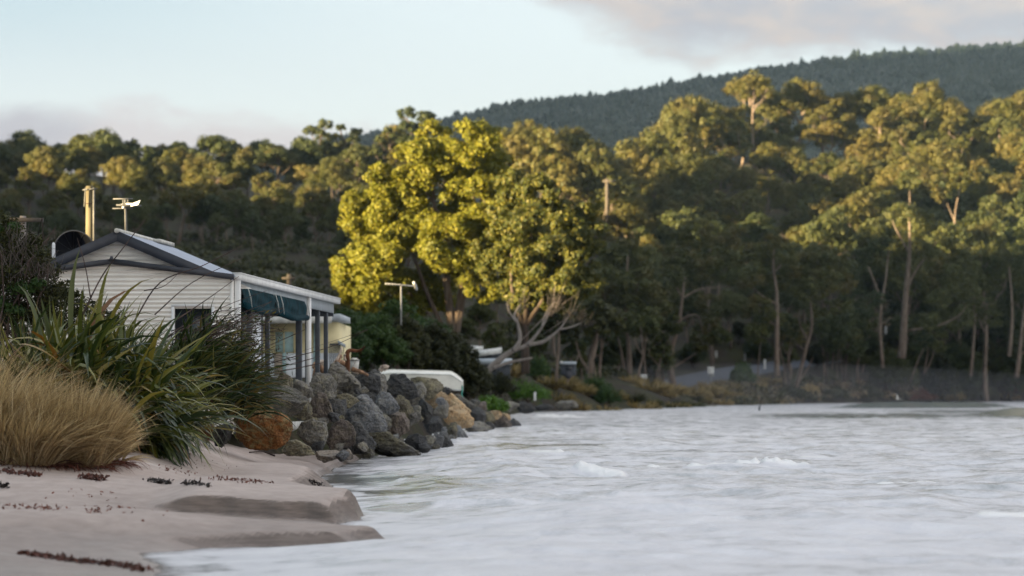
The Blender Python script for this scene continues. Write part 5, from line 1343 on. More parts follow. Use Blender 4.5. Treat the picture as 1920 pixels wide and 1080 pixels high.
t = thing('rope', P(867, 738, 85.3), 'thin green rope hanging from the boat stern', 'rope')
obj('rope', tube(curve([P(866, 722, 85.4), P(867, 730, 85.2), P(866, 740, 85.0), P(872, 752, 84.5), P(884, 760, 84)], 5), 0.022, 6), M['rope'], t, True)

# ------------------------------------------------------------------ boulders of the sea wall
def boulder(px0, py0, px1, py1, d, mat, label, seed, ang=0.5, flatten=1.0, tilt=0.0, name='boulder', group='boulders of the rock wall', depth=None, pts=None):
    import bmesh
    r = np.random.default_rng(seed + 500)
    w_, h_ = (px1 - px0) * d / F, (py1 - py0) * d / F
    dp = depth or (w_ + h_) * 0.5
    bm = bmesh.new()
    if pts:                                                # corner points (0..1 across, 0..1 up) give the outline
        v = []
        for a, b in pts:
            for s in (-1, 1): v.append(((a * 2 - 1) * (1 if s < 0 else r.uniform(.75, 1)), s * r.uniform(0.45, 1.0), (b * 2 - 1) * (1 if s < 0 else r.uniform(.8, 1))))
            v.append((a * 1.2 - 0.6, -1.0 * r.uniform(.75, 1.05), b * 1.2 - 0.6))
        for q in v: bm.verts.new(q)
        bmesh.ops.convex_hull(bm, input=bm.verts)
        bmesh.ops.delete(bm, geom=[x for x in bm.verts if not x.link_faces], context='VERTS')
        cuts, lo_, hi_ = 3, 0.80, 0.95
    else:
        bmesh.ops.create_cube(bm, size=1.9)
        q = Matrix.Rotation(r.uniform(0, 6.28), 3, Vector(r.normal(size=3)))
        bmesh.ops.rotate(bm, verts=bm.verts, cent=(0, 0, 0), matrix=q)
        cuts, lo_, hi_ = int(10 + 5 * (1 - ang)), 0.58, 1.0
    for k in range(cuts):
        nn = r.normal(size=3); nn /= np.linalg.norm(nn)
        if k % 3 == 0: nn[1] = -abs(nn[1])
        g = bmesh.ops.bisect_plane(bm, geom=list(bm.verts) + list(bm.edges) + list(bm.faces), plane_co=Vector(nn * r.uniform(lo_, hi_)), plane_no=Vector(nn), clear_outer=True)
        ed = [x for x in g['geom_cut'] if isinstance(x, bmesh.types.BMEdge)]
        if len(ed) > 2: bmesh.ops.contextual_create(bm, geom=ed)
    bmesh.ops.bevel(bm, geom=list(bm.edges), offset=0.035, segments=1, profile=0.5, affect='EDGES')
    bmesh.ops.triangulate(bm, faces=bm.faces)
    lim = max(0.055, min(0.2, 3.4 / max(8.0, (px1 - px0))))
    for k in range(5):
        e_ = [e for e in bm.edges if e.calc_length() > lim]
        if not e_: break
        bmesh.ops.subdivide_edges(bm, edges=e_, cuts=1, use_grid_fill=True)
        bmesh.ops.triangulate(bm, faces=bm.faces)
    bmesh.ops.recalc_face_normals(bm, faces=bm.faces)
    bm.verts.ensure_lookup_table()
    co = np.array([x.co[:] for x in bm.verts])
    bm.normal_update(); no = np.array([x.normal[:] for x in bm.verts])
    s1, s2 = seed * 3.7, seed * 1.9
    def n3(p, k, q): return (vnoise(p[:, 0] * k + s1, p[:, 1] * k + p[:, 2] * 0.7 * k + s2, q) + vnoise(p[:, 2] * k + s2, p[:, 0] * 0.6 * k - p[:, 1] * k + s1, q + 1) - 1)
    rid = 1 - np.abs(2 * n3(co, 2.6, 19))
    dis = n3(co, 1.5, 11) * 0.06 + n3(co, 3.6, 13) * 0.075 + n3(co, 8.0, 15) * 0.055 + n3(co, 17.0, 17) * 0.030 + (rid - 0.6) * 0.05
    co = co + no * dis[:, None]
    lo, hi = co.min(0), co.max(0)
    co = (co - lo) / (hi - lo) - 0.5
    c = (P(px0, py1, d) + P(px1, py0, d)) / 2
    co = co * np.array([w_, dp, h_]) 
    off = np.array([c[0], d + dp * 0.15, c[2]])
    Fs = [[x.index for x in f.verts] for f in bm.faces]
    bm.free()
    o = obj(name, (co + off, Fs), M[mat], None, False)
    o.data.polygons.foreach_set('use_smooth', np.ones(len(o.data.polygons), bool))
    try: o.data.set_sharp_from_angle(angle=math.radians(24))
    except Exception: pass
    return tag(o, label, 'boulder', group)

B = [
 (436, 757, 550, 845, 44.0, 'rust_rock', 'big rusty orange boulder resting on the sand', 0.5, [(0.02, .45), (.1, .9), (.3, 1), (.62, .97), (.9, .72), (1, .5), (.92, .15), (.75, 0), (.2, 0), (.04, .1)]),
 (360, 779, 402, 834, 43.4, 'rust_rock', 'orange brown boulder half hidden under the flax leaves', 0.6, None),
 (395, 792, 439, 840, 43.8, 'dark_rock', 'dark boulder wedged between the two rusty boulders', 0.6, None),
 (528, 824, 592, 856, 45.5, 'olive_rock', 'low dark slab lying on the sand in front of the rusty boulder', 0.5, [(0, .3), (.1, .85), (.4, 1), (.8, .6), (1, .1), (.9, 0), (.1, 0)]),
 (556, 784, 616, 842, 49.0, 'grey_rock', 'brownish grey boulder just right of the rusty boulder', 0.5, [(0, .5), (.1, .85), (.5, 1), (.95, .85), (1, .4), (.8, 0), (.3, .05)]),
 (572, 734, 629, 796, 51.0, 'red_rock', 'tall tapered pinkish grey boulder above the rusty boulder', 0.3, [(0, .2), (.2, .7), (.45, 1), (.7, .95), (.9, .5), (1, .1), (.9, 0), (.1, 0)]),
 (480, 722, 578, 790, 48.5, 'grey_rock', 'wide mossy grey boulder behind the rusty boulder', 0.5, None),
 (500, 697, 550, 752, 51.0, 'olive_rock', 'brownish boulder below the near veranda posts', 0.5, [(0, .1), (.3, .7), (.6, 1), (1, .75), (1, 0), (.1, 0)]),
 (542, 711, 587, 752, 52.0, 'grey_rock', 'grey boulder below the white veranda post', 0.5, None),
 (580, 698, 632, 750, 53.5, 'grey_rock', 'square grey boulder left of the big sloping slab', 0.7, [(0, .6), (.2, 1), (.7, .95), (1, .6), (1, .1), (.8, 0), (.1, 0)]),
 (606, 678, 676, 742, 57.0, 'grey_rock', 'large flat faced grey slab with a peaked top below the driftwood', 0.8, [(0, .25), (.28, .98), (.42, 1), (.75, .55), (1, .35), (1, .05), (.5, 0), (.05, .05)]),
 (664, 697, 716, 742, 60.0, 'dark_rock', 'level topped dark grey slab right of the peaked slab', 0.8, [(0, .8), (.6, 1), (1, .8), (1, .2), (.8, 0), (.1, .1)]),
 (630, 737, 674, 768, 55.0, 'olive_rock', 'rounded olive boulder above the pale split face', 0.2, None),
 (638, 739, 727, 812, 56.0, 'blue_rock', 'biggest grey boulder with a pale split face on its right', 0.5, [(0, .3), (.08, .7), (.45, 1), (.55, .98), (.85, .55), (1, .15), (.95, 0), (.2, 0)]),
 (614, 745, 650, 790, 54.0, 'dark_rock', 'dark boulder in the gap left of the biggest grey boulder', 0.5, None),
 (611, 786, 668, 843, 52.0, 'red_rock', 'reddish lichen covered boulder low in the wall', 0.4, [(0, .3), (.2, .8), (.5, 1), (.85, .9), (1, .5), (.95, 0), (.1, 0)]),
 (640, 790, 706, 853, 54.0, 'dark_rock', 'black wet boulder with a straight sloping edge', 0.6, [(0, .3), (.35, 1), (.55, .95), (1, .3), (.95, 0), (.1, 0)]),
 (590, 844, 648, 868, 48.0, 'sandy_rock', 'flat sand coloured slab at the end of the sand', 0.7, None),
 (639, 841, 663, 863, 49.0, 'sandy_rock', 'small rounded tan stone beside the flat sandy slab', 0.1, None),
 (690, 808, 790, 858, 58.0, 'olive_rock', 'long olive wedge of rock pointing into the foam', 0.6, [(0, .1), (.02, .6), (.2, 1), (.35, .95), (.7, .5), (1, .1), (.9, 0), (.1, 0)]),
 (720, 771, 768, 826, 60.0, 'red_rock', 'dark reddish boulder above the olive wedge', 0.5, None),
 (703, 733, 750, 778, 59.0, 'blue_rock', 'blue grey slab with a flat tilted face high in the wall', 0.9, [(0, .55), (.25, 1), (.6, .9), (1, .35), (.95, .1), (.6, 0), (.1, .2)]),
 (674, 699, 740, 741, 61.0, 'grey_rock', 'grey boulder on the crest behind the level slab', 0.6, None),
 (684, 692, 720, 716, 64.0, 'dark_rock', 'dark peaked stone on the crest in front of the boat bow', 0.4, [(0, .1), (.3, .75), (.5, 1), (.8, .7), (1, .2), (.9, 0), (.1, 0)]),
 (720, 700, 785, 750, 64.0, 'dark_rock', 'rough black boulder on the crest before the boat', 0.4, [(0, .5), (.2, .95), (.35, .85), (.6, 1), (.9, .6), (1, .1), (.8, 0), (.1, 0)]),
 (736, 740, 776, 790, 62.0, 'olive_rock', 'brown boulder in the middle of the wall', 0.5, None),
 (768, 706, 832, 752, 72.0, 'olive_rock', 'rounded dark boulder covering part of the boat side', 0.15, None),
 (770, 748, 812, 796, 65.0, 'dark_rock', 'dark grey blocky boulder right of the brown boulder', 0.6, None),
 (793, 780, 834, 815, 66.0, 'dark_rock', 'black slab with a flat front above the teal stones', 0.9, None),
 (756, 812, 802, 850, 61.0, 'dark_rock', 'black rounded boulder at the tip of the olive wedge', 0.3, None),
 (792, 816, 818, 844, 63.0, 'grey_rock', 'small grey boulder at the foam left of the teal stones', 0.5, None),
 (804, 811, 833, 842, 64.0, 'blue_rock', 'steep blue grey stone standing in the foam', 0.8, None),
 (822, 808, 851, 843, 65.0, 'blue_rock', 'teal grey stone with a smooth upright face at the foam', 0.9, [(.1, .3), (.2, 1), (.6, .95), (1, .2), (.95, 0), (.3, 0)]),
 (836, 791, 858, 826, 70.0, 'olive_rock', 'narrow brown boulder behind the teal stone', 0.5, None),
 (842, 793, 884, 834, 72.0, 'blue_rock', 'slanting dark blue stone at the foam right of the teal stone', 0.7, [(0, .8), (.2, 1), (.5, .85), (1, .15), (.95, 0), (.5, .05), (.1, .4)]),
 (796, 728, 848, 767, 76.0, 'tan_rock', 'pale tan boulder below the boat side', 0.3, [(0, .4), (.15, .9), (.4, 1), (.8, .7), (1, .3), (.85, 0), (.2, .05)]),
 (777, 725, 803, 748, 74.0, 'tan_rock', 'small yellowish boulder left of the pale tan boulder', 0.4, None),
 (829, 759, 889, 805, 77.0, 'tan_rock', 'large rounded sandy orange boulder', 0.2, [(0, .5), (.15, .9), (.45, 1), (.75, .75), (1, .35), (.9, .05), (.5, 0), (.1, .2)]),
 (828, 725, 850, 741, 80.0, 'dark_rock', 'small black stone under the boat stern', 0.3, None),
 (834, 735, 884, 775, 80.0, 'tan_rock', 'long tan slab sloping down behind the sandy orange boulder', 0.7, [(0, .85), (.1, 1), (.3, .9), (1, .1), (.9, 0), (.6, .1), (.1, .55)]),
 (848, 738, 892, 767, 84.0, 'grey_rock', 'long grey slab sloping below the green rope', 0.7, [(0, .85), (.2, 1), (1, .2), (.9, 0), (.1, .5)]),
 (878, 762, 912, 794, 85.0, 'dark_rock', 'dark slab behind the sandy orange boulder', 0.7, None),
 (872, 789, 924, 823, 83.0, 'grey_rock', 'pale grey boulder with a black corner at the foam', 0.6, None),
 (894, 752, 914, 772, 88.0, 'red_rock', 'small orange red stone below the green bush', 0.5, None),
 (908, 790, 930, 810, 88.0, 'dark_rock', 'small dark stone at the foam near the wall end', 0.5, None),
 (916, 776, 964, 815, 94.0, 'red_rock', 'brown red slab near the far end of the wall', 0.7, None),
 (920, 769, 942, 787, 93.0, 'tan_rock', 'small tan stone on top of the wall end', 0.3, None),
 (940, 774, 958, 790, 96.0, 'tan_rock', 'tan stone farthest along the wall top', 0.3, None),
 (952, 783, 984, 814, 98.5, 'blue_rock', 'last dark stone at the far tip of the wall', 0.6, [(0, .6), (.3, 1), (.7, .7), (1, .1), (.9, 0), (.1, 0)]),
 (932, 784, 960, 800, 97.0, 'dark_rock', 'dark stone under the far tan stones', 0.6, None),
 (842, 729, 868, 748, 86.0, 'red_rock', 'pinkish stone below the boat stern', 0.5, None),
 (880, 748, 902, 766, 90.0, 'grey_rock', 'grey stone beside the low green bush', 0.5, None),
 (655, 765, 700, 800, 57.5, 'dark_rock', 'shadowed dark boulder behind the biggest grey boulder', 0.5, None),
 (745, 760, 790, 800, 63.5, 'grey_rock', 'grey boulder between the brown and black boulders', 0.5, None),
 (700, 775, 735, 815, 58.5, 'grey_rock', 'dull grey boulder right of the pale split face', 0.5, None),
 (850, 770, 880, 800, 82.0, 'dark_rock', 'dark stone in the shadow behind the sandy orange boulder', 0.6, None),
 (900, 770, 930, 800, 91.0, 'olive_rock', 'olive stone in the middle of the far wall end', 0.5, None),
 (812, 750, 842, 785, 73.0, 'grey_rock', 'grey stone between pale tan and sandy orange boulders', 0.5, None),
 (590, 740, 625, 775, 53.5, 'dark_rock', 'dark stone behind the tapered pinkish boulder', 0.5, None),
 (660, 735, 712, 770, 59.5, 'dark_rock', 'dark stone below the level topped slab', 0.5, None),
 (755, 715, 800, 760, 68.0, 'grey_rock', 'grey stone behind the rough black boulder', 0.5, None),
 (545, 745, 585, 790, 50.0, 'olive_rock', 'olive stone between the mossy boulder and the tapered one', 0.5, None),
 (940, 752, 975, 772, 118.0, 'grey_rock', 'grey stone on the bank past the wall end', 0.4, None),
 (968, 752, 1005, 776, 128.0, 'dark_rock', 'dark stone at the water past the wall end', 0.4, None),
 (1000, 757, 1040, 772, 150.0, 'dark_rock', 'low dark stone on the far beach bend', 0.4, None),
 (1040, 750, 1085, 768, 175.0, 'grey_rock', 'low grey stone ledge at the bend of the shore', 0.5, None),
]
for i, (a, b, c, d, dist, m, lab, ang, pts) in enumerate(B):
    boulder(a, b, c, d, dist, m, lab, i + 1, ang, pts=pts)
r = np.random.default_rng(404)
for i in range(34):
    a, b, c, d, dist = B[r.integers(0, 36)][:5]
    px_ = r.uniform(a, c); py_ = d - r.uniform(-3, 12); s_ = r.uniform(7, 15) * 55 / dist
    if px_ < 520: continue
    boulder(px_ - s_, py_ - s_ * 1.1, px_ + s_, py_ + s_ * 0.6, dist - 0.25, ['grey_rock', 'dark_rock', 'olive_rock', 'blue_rock'][i % 4], 'small rubble stone wedged between the big boulders of the wall', 600 + i, 0.5, name='rubble_stone', group='rubble between the boulders')
# foam washing over the stones past the wall end
boulder(359, 843, 384, 853, 38.8, 'grey_rock', 'small rounded grey stone alone on the sand under the flax tips', 91, 0.2, name='beach_stone', group='stones on the sand')
for i, (px, py_, d, lab, m) in enumerate(((1730, 728, 372, 'pale boulder on the far right bank', 'grey_rock'), (1850, 722, 378, 'pale grey boulder below the slim gums on the far bank', 'grey_rock'), (1715, 741, 360, 'reddish boulder on the far bank beside the flying white gull', 'red_rock'), (1640, 745, 345, 'low brown boulder at the far water edge', 'red_rock'))):
    boulder(px - 14, py_ - 8, px + 14, py_ + 12, d, m, lab, 120 + i, 0.3, group='boulders on the far bank')

# ------------------------------------------------------------------ flax, tussocks and stalks
def blades(base, dirs, L, W, droop, wind, r, seg=7):
    n = len(base)
    p = base.copy(); d = dirs / np.linalg.norm(dirs, axis=1)[:, None]
    side = np.cross(d, np.array([0, 0, 1.0]) + r.normal(size=(n, 3)) * 0.5)
    side /= np.linalg.norm(side, axis=1)[:, None] + 1e-9
    Vs = []
    for k in range(seg + 1):
        t = k / seg
        wd = W * np.clip(0.45 + 1.6 * t, 0, 1) * (1 - np.clip((t - 0.55) / 0.45, 0, 1) ** 1.6 * 0.97)
        nr = np.cross(side, d)
        Vs.append(np.stack([p - side * wd[:, None] * .5, p - nr * wd[:, None] * 0.20, p + side * wd[:, None] * .5], 1))
        d = d + (np.array([0, 0, -1.0]) * (droop * (0.2 + 1.7 * t))[:, None] + wind * (0.10 + 0.12 * t)) / seg * 2.0
        d /= np.linalg.norm(d, axis=1)[:, None]
        p = p + d * (L / seg)[:, None]
    V = np.stack(Vs, 1)                # n, seg+1, 3, 3
    idx = np.arange(n * (seg + 1) * 3).reshape(n, seg + 1, 3)
    q = []
    for j in (0, 1):
        q.append(np.stack([idx[:, :-1, j], idx[:, :-1, j + 1], idx[:, 1:, j + 1], idx[:, 1:, j]], -1).reshape(-1, 4))
    return V.reshape(-1, 3), np.concatenate(q)

def flax(name, label, fans, per, Lr, Wr, lf, seed, lean=(0.5, -0.15), droop=(0.25, 0.9), spread=0.75, stalks=(), up=1.0, skirt=0):
    r = np.random.default_rng(seed)
    f = np.array(fans)
    t = thing(name, f.mean(0) * np.array([1, 1, 0]) + np.array([0, 0, f[:, 2].min()]), label, 'flax plant', 'flax plants in front of the house')
    base = np.repeat(f, per, 0); n = len(base)
    base = base + r.normal(size=(n, 3)) * np.array([.10, .10, .03])
    fa = np.repeat(r.uniform(0, math.pi, len(f)), per)
    s = r.uniform(-1, 1, n)
    c0 = f.mean(0)
    rad = (base - c0) * np.array([1, 1, 0]) * 0.22
    d = np.stack([np.cos(fa) * s * spread, np.sin(fa) * s * spread, np.full(n, up)], 1) + rad + np.array([lean[0], lean[1], 0]) * r.uniform(0.2, 1.3, n)[:, None] + r.normal(size=(n, 3)) * 0.14
    L = r.uniform(Lr[0], Lr[1], n); W = r.uniform(Wr[0], Wr[1], n)
    V, Q = blades(base, d, L, W, r.uniform(droop[0], droop[1], n), np.array([0.8, -0.1, 0.0]), r)
    V[:, 2] = np.maximum(V[:, 2], np.maximum(sand_z(V[:, 0], V[:, 1])[0], 0.3) + 0.005)
    obj('leaves', (V, Q), M[lf], t)
    if skirt:
        b2 = f[r.integers(0, len(f), skirt)] + r.normal(size=(skirt, 3)) * np.array([.25, .15, .05]); b2[:, 2] = r.uniform(0.62, 1.15, skirt); b2[:, 1] -= 0.25
        d2 = np.stack([r.normal(size=skirt) * .5 + .25, r.uniform(-1.0, -0.2, skirt), r.uniform(-.2, .5, skirt)], 1)
        V, Q = blades(b2, d2, r.uniform(.45, 1.0, skirt), r.uniform(.025, .06, skirt), r.uniform(.8, 2.0, skirt), np.array([0.4, 0, 0]), r, 5)
        V[:, 2] = np.maximum(V[:, 2], sand_z(V[:, 0], V[:, 1])[0] + 0.005)
        obj('dead_leaves', (V, Q), M['flax2'], t)
    for pts, r0, r1, mt in stalks:
        pp = curve([P(*q) for q in pts], 5)
        obj('flower_stalk', tube(pp, np.linspace(r0, r1, len(pp)), 6), M[mt], t, True)
    return t
def fanpts(n, x0, x1, y0, y1, seed, z=None):
    r = np.random.default_rng(seed); out = []
    for k in range(n):
        x = r.uniform(x0, x1); y = r.uniform(y0, y1)
        out.append((x, y, (sandz(x, y) if z is None else z + r.normal() * 0.05)))
    return out
# the dune behind the tussocks carries the flax
def moundpts(n, x0, x1, y0, y1, z0, z1, seed):
    r = np.random.default_rng(seed); out = []
    for k in range(n):
        a = r.uniform(-1, 1); b = r.uniform(-1, 1)
        x = (x0 + x1) / 2 + a * (x1 - x0) / 2; y = (y0 + y1) / 2 + b * (y1 - y0) / 2
        top = z0 + (z1 - z0) * (1 - a * a) * (1 - 0.5 * b * b)
        out.append((x, y, z0 + (top - z0) * r.random() ** 0.6))
    return out
flax('flax', 'large green flax clump with broad arching leaves left of the house', moundpts(96, -6.9, -4.85, 35.2, 38.2, 0.72, 1.95, 1), 11, (0.75, 1.65), (.050, .085), 'flax', 11, lean=(0.16, -0.35), droop=(0.1, 1.25), spread=1.25, up=0.85,
     stalks=[([(150, 600, 36.2), (190, 520, 36), (230, 466, 35.8), (272, 412, 35.6)], .012, .005, 'twig'), ([(170, 560, 36.5), (160, 500, 36.3), (145, 447, 36.2)], .010, .004, 'twig')])
flax('flax', 'low flax clump whose long leaves sweep down to the sand beside the rusty boulders', moundpts(66, -5.85, -5.0, 36.0, 38.4, 0.62, 1.75, 2), 11, (0.7, 1.45), (.040, .070), 'flax', 12, lean=(0.42, -0.55), droop=(0.5, 1.7), spread=1.0, up=0.7, skirt=420)
flax('flax', 'dull narrow leaved flax below the dark window of the house', moundpts(66, -5.5, -4.3, 40.3, 43.2, 1.0, 2.2, 3), 12, (0.65, 1.25), (.026, .050), 'flax2', 13, lean=(0.50, -0.15), droop=(0.25, 1.0), spread=1.0, up=0.8,
     stalks=[([(250, 605, 38.5), (300, 530, 38.5), (380, 498, 38.3), (455, 460, 38.2)], .013, .005, 'twig'), ([(290, 590, 39), (360, 530, 39), (455, 483, 39)], .011, .004, 'twig'),
             ([(330, 600, 39.5), (390, 560, 39.5), (448, 518, 39.5)], .011, .004, 'twig'), ([(340, 620, 40), (420, 575, 40), (500, 545, 40)], .009, .003, 'twig'), ([(270, 545, 39), (310, 535, 39), (345, 500, 39)], .009, .003, 'twig')])
flax('flax', 'upright flax fans against the left end of the iron wall', fanpts(18, -7.4, -6.1, 39.4, 41.0, 4, 1.15), 12, (1.1, 1.75), (.045, .075), 'flax', 14, lean=(0.1, 0), droop=(0.0, 0.5), spread=0.6, up=1.2)

# the thicket of bare stems leaning over the boulders
t = thing('bare_shrub', P(400, 760, 42), 'thicket of bare grey brown stems leaning right across the veranda and boulders', 'shrub')
r = np.random.default_rng(9)
parts, tips = [], []
for k in range(125):
    q0 = P(r.uniform(300, 410), r.uniform(620, 765), r.uniform(41, 44.5))
    a = r.uniform(0.0, 0.55); L = r.uniform(0.6, 1.40) * (1.0 if k % 3 else 0.8)
    e = q0 + np.array([math.cos(a), r.normal() * 0.25, math.sin(a) * 0.75]) * L
    m = (q0 + e) / 2 + np.array([r.normal() * .03, 0, 0.10 * L + r.normal() * 0.03])
    pp = curve([q0, m, e], 4)
    parts.append(tube(pp, np.linspace(.010, .004, len(pp)), 5))
    tips.append((m, e))
    if k % 2: 
        for u in range(3):
            tt = r.uniform(0.4, 0.95); b = m + (e - m) * tt
            parts.append(tube([b, b + np.array([r.uniform(.05, .22), r.normal() * .05, r.uniform(-.04, .14)])], [.004, .0025], 4))
for pts in ([(440, 700), (540, 672), (620, 650), (690, 618)], [(430, 720), (520, 690), (600, 668)], [(420, 690), (500, 650), (572, 618)], [(470, 705), (560, 690), (606, 680)], [(400, 650), (470, 615), (535, 582)], [(395, 630), (450, 590), (510, 565)]):
    pp = curve([P(a, b, 43) for a, b in pts], 6)
    parts.append(tube(pp, np.linspace(.010, .0035, len(pp)), 5))
obj('stem', join(parts), M['twig'], t)
lp = np.concatenate([m + (e - m) * r.random((10, 1)) * 1.0 + r.normal(size=(10, 3)) * 0.05 for m, e in tips])
obj('leaves', leaves(lp, r.normal(size=lp.shape), 0.10, 0.022, r), M['flax2'], t)
V, Q = join([puff(P(r.uniform(395, 470), r.uniform(620, 715), r.uniform(41.5, 43)), 0.012, 6, 0.03, r) for k in range(34)])
obj('seed_head', (V, Q), M['pale_metal'], t)
V, Q = join([puff(P(px, py_, 43.2), (s, s, s * .7), 700, 0.13, r, W=0.022, under=0.3) for px, py_, s in ((385, 690, .38), (415, 715, .32), (360, 660, .36), (430, 745, .24), (400, 750, .30), (370, 730, .36), (450, 730, .14))])
obj('foliage', (V, Q), M['flax2'], t)

def tussock(label, px, py_, d, n, Lr, spread, lean, seed, wr=(.006, .012), rad=0.22, wind=(0.55, -0.05, 0)):
    r = np.random.default_rng(seed)
    x = (px - 960) * d / F; z = sandz(x, d)
    t = thing('grass_tussock', (x, d, z), label, 'grass tussock', 'dry grass tussocks on the sand')
    nt_ = max(20, n // 34); g_ = r.integers(0, nt_, n)
    a = r.uniform(0, 2 * math.pi, nt_)[g_] + r.normal(size=n) * .12; q = (rad * np.sqrt(r.random(nt_)))[g_]
    base = np.stack([x + np.cos(a) * q * 1.5, d + np.sin(a) * q, np.full(n, z - 0.02)], 1)
    o = (spread * r.random(nt_) ** 0.7)[g_] + r.normal(size=n) * .05
    d0 = np.stack([np.cos(a) * o, np.sin(a) * o * 0.8, np.full(n, 1.0)], 1) + np.array([lean[0], lean[1], 0]) + (r.normal(size=(nt_, 3)) * 0.22)[g_] + r.normal(size=(n, 3)) * 0.07
    V, Q = blades(base, d0, r.uniform(Lr[0], Lr[1], n) * (r.uniform(.72, 1.12, nt_))[g_] * np.where(r.random(n) < 0.06, 1.28, 1.0), r.uniform(wr[0], wr[1], n), r.uniform(0.10, 0.50, n) + (r.random(nt_) * .25)[g_], np.array(wind), r, 6)
    V[:, 2] = np.maximum(V[:, 2], z - 0.03)
    obj('blades', (V, Q), M['straw'], t)
    m = 220
    a = r.uniform(0, 2 * math.pi, m)
    base2 = np.stack([x + np.cos(a) * rad * 1.2, d + np.sin(a) * rad, np.full(m, z - 0.02)], 1)
    d2 = np.stack([np.cos(a) * 1.6, np.sin(a) * 1.2 - 0.3, np.full(m, 0.45)], 1) + r.normal(size=(m, 3)) * 0.3
    obj('dead_thatch', blades(base2, d2, r.uniform(.25, .6, m), r.uniform(.008, .014, m), r.uniform(0.5, 1.5, m), np.array([0.2, 0, 0]), r, 4), M['weed'], t)
    return t
tussock('large dry golden tussock at the left edge, swept to the right', -15, 845, 33.0, 5200, (0.75, 1.40), 0.75, (0.25, -0.1), 21, rad=0.42)
tussock('dry golden tussock filling the lower left between edge and flax', 55, 848, 32.4, 4600, (0.62, 1.08), 0.8, (0.15, -0.12), 22, rad=0.36)
tussock('rounded dry golden tussock nearest the flax leaves', 138, 845, 32.6, 4600, (0.55, 1.10), 0.48, (0.02, -0.1), 23, rad=0.30)
tussock('short dry tussock leaning out under the flax tips', 185, 846, 33.2, 900, (0.3, 0.5), 0.8, (0.2, -0.2), 24, rad=0.2)
tussock('tall dry tussock behind the others at the left edge', -60, 840, 35.0, 3000, (0.9, 1.55), 0.7, (0.25, -0.05), 25, rad=0.4)

# twiggy shrub at the upper left
t = thing('twiggy_shrub', P(20, 780, 42), 'dark olive shrub with bare grey twigs at the left edge', 'shrub')
r = np.random.default_rng(15)
parts, tips = [], []
for k in range(46):
    a = P(r.uniform(-60, 90), 700, 42 + r.normal() * 0.5); e = P(r.uniform(-90, 112), r.uniform(400, 560), 42 + r.normal() * 0.6)
    parts.append(limb(a, e, .02, .006, r, 0.10, 6)); tips.append(e)
obj('stem', join(parts), M['twig'], t)
parts = []
for k in range(230):
    px = r.uniform(-70, 105); hi = np.interp(px, [-70, 10, 60, 105], [385, 392, 420, 470])
    q = P(px, r.uniform(hi + 40, 540), 42 + r.normal() * 0.5)
    e = q + np.array([r.normal() * .14, r.normal() * .1, r.uniform(.18, .50)])
    e[2] = min(e[2], P(0, hi + r.uniform(0, 40), 42)[2])
    parts.append(limb(q, e, .0045, .0022, r, 0.1, 4))
obj('twigs', join(parts), M['twig_grey'], t)
hd = [(-40, 470, .5), (10, 450, .34), (-10, 520, .5), (30, 500, .42), (60, 505, .34), (85, 515, .28), (20, 560, .5), (70, 555, .4), (-50, 560, .5), (105, 545, .26), (5, 420, .20), (40, 540, .4), (100, 575, .3), (130, 560, .22), (-30, 600, .5), (20, 610, .5), (60, 600, .42), (-50, 510, .4), (90, 600, .36), (0, 485, .42), (45, 475, .30), (-20, 430, .26), (22, 428, .20), (60, 455, .18), (80, 480, .16)]
V, Q = join([puff(P(a, b, 42 + r.normal() * 0.35), (s, s, s * .8), int(1500 * s), 0.075, r, W=0.03, under=0.4, jit=0.9) for a, b, s in hd])
obj('foliage', (V, Q), M['shrub_olive'], t)
V, Q = join([puff(P(a, b, 41.5), (s, s, s * .7), int(1600 * s), 0.07, r, W=0.035, under=0.2) for a, b, s in ((40, 545, .22), (70, 535, .14), (25, 585, .2), (5, 575, .2), (-5, 430, .1), (25, 405 + 20, .1))])
obj('new_growth', (V, Q), M['shrub'], t)
t = thing('bush', P(150, 640, 44), 'dark leafy bush under the iron gable between shrub and flax', 'bush')
V, Q = join([puff(P(a, b, 44), (s, s * .7, s * .8), int(1500 * s), 0.08, r, W=0.035) for a, b, s in ((110, 560, .35), (60, 590, .4), (150, 590, .35), (200, 610, .35), (110, 620, .4))])
obj('foliage', (V, Q), M['shrub_olive'], t)
obj('stem', join([limb(P(120 + k * 9, 690, 44), P(90 + k * 22, 590, 44), .03, .01, r) for k in range(5)]), M['twig'], t)

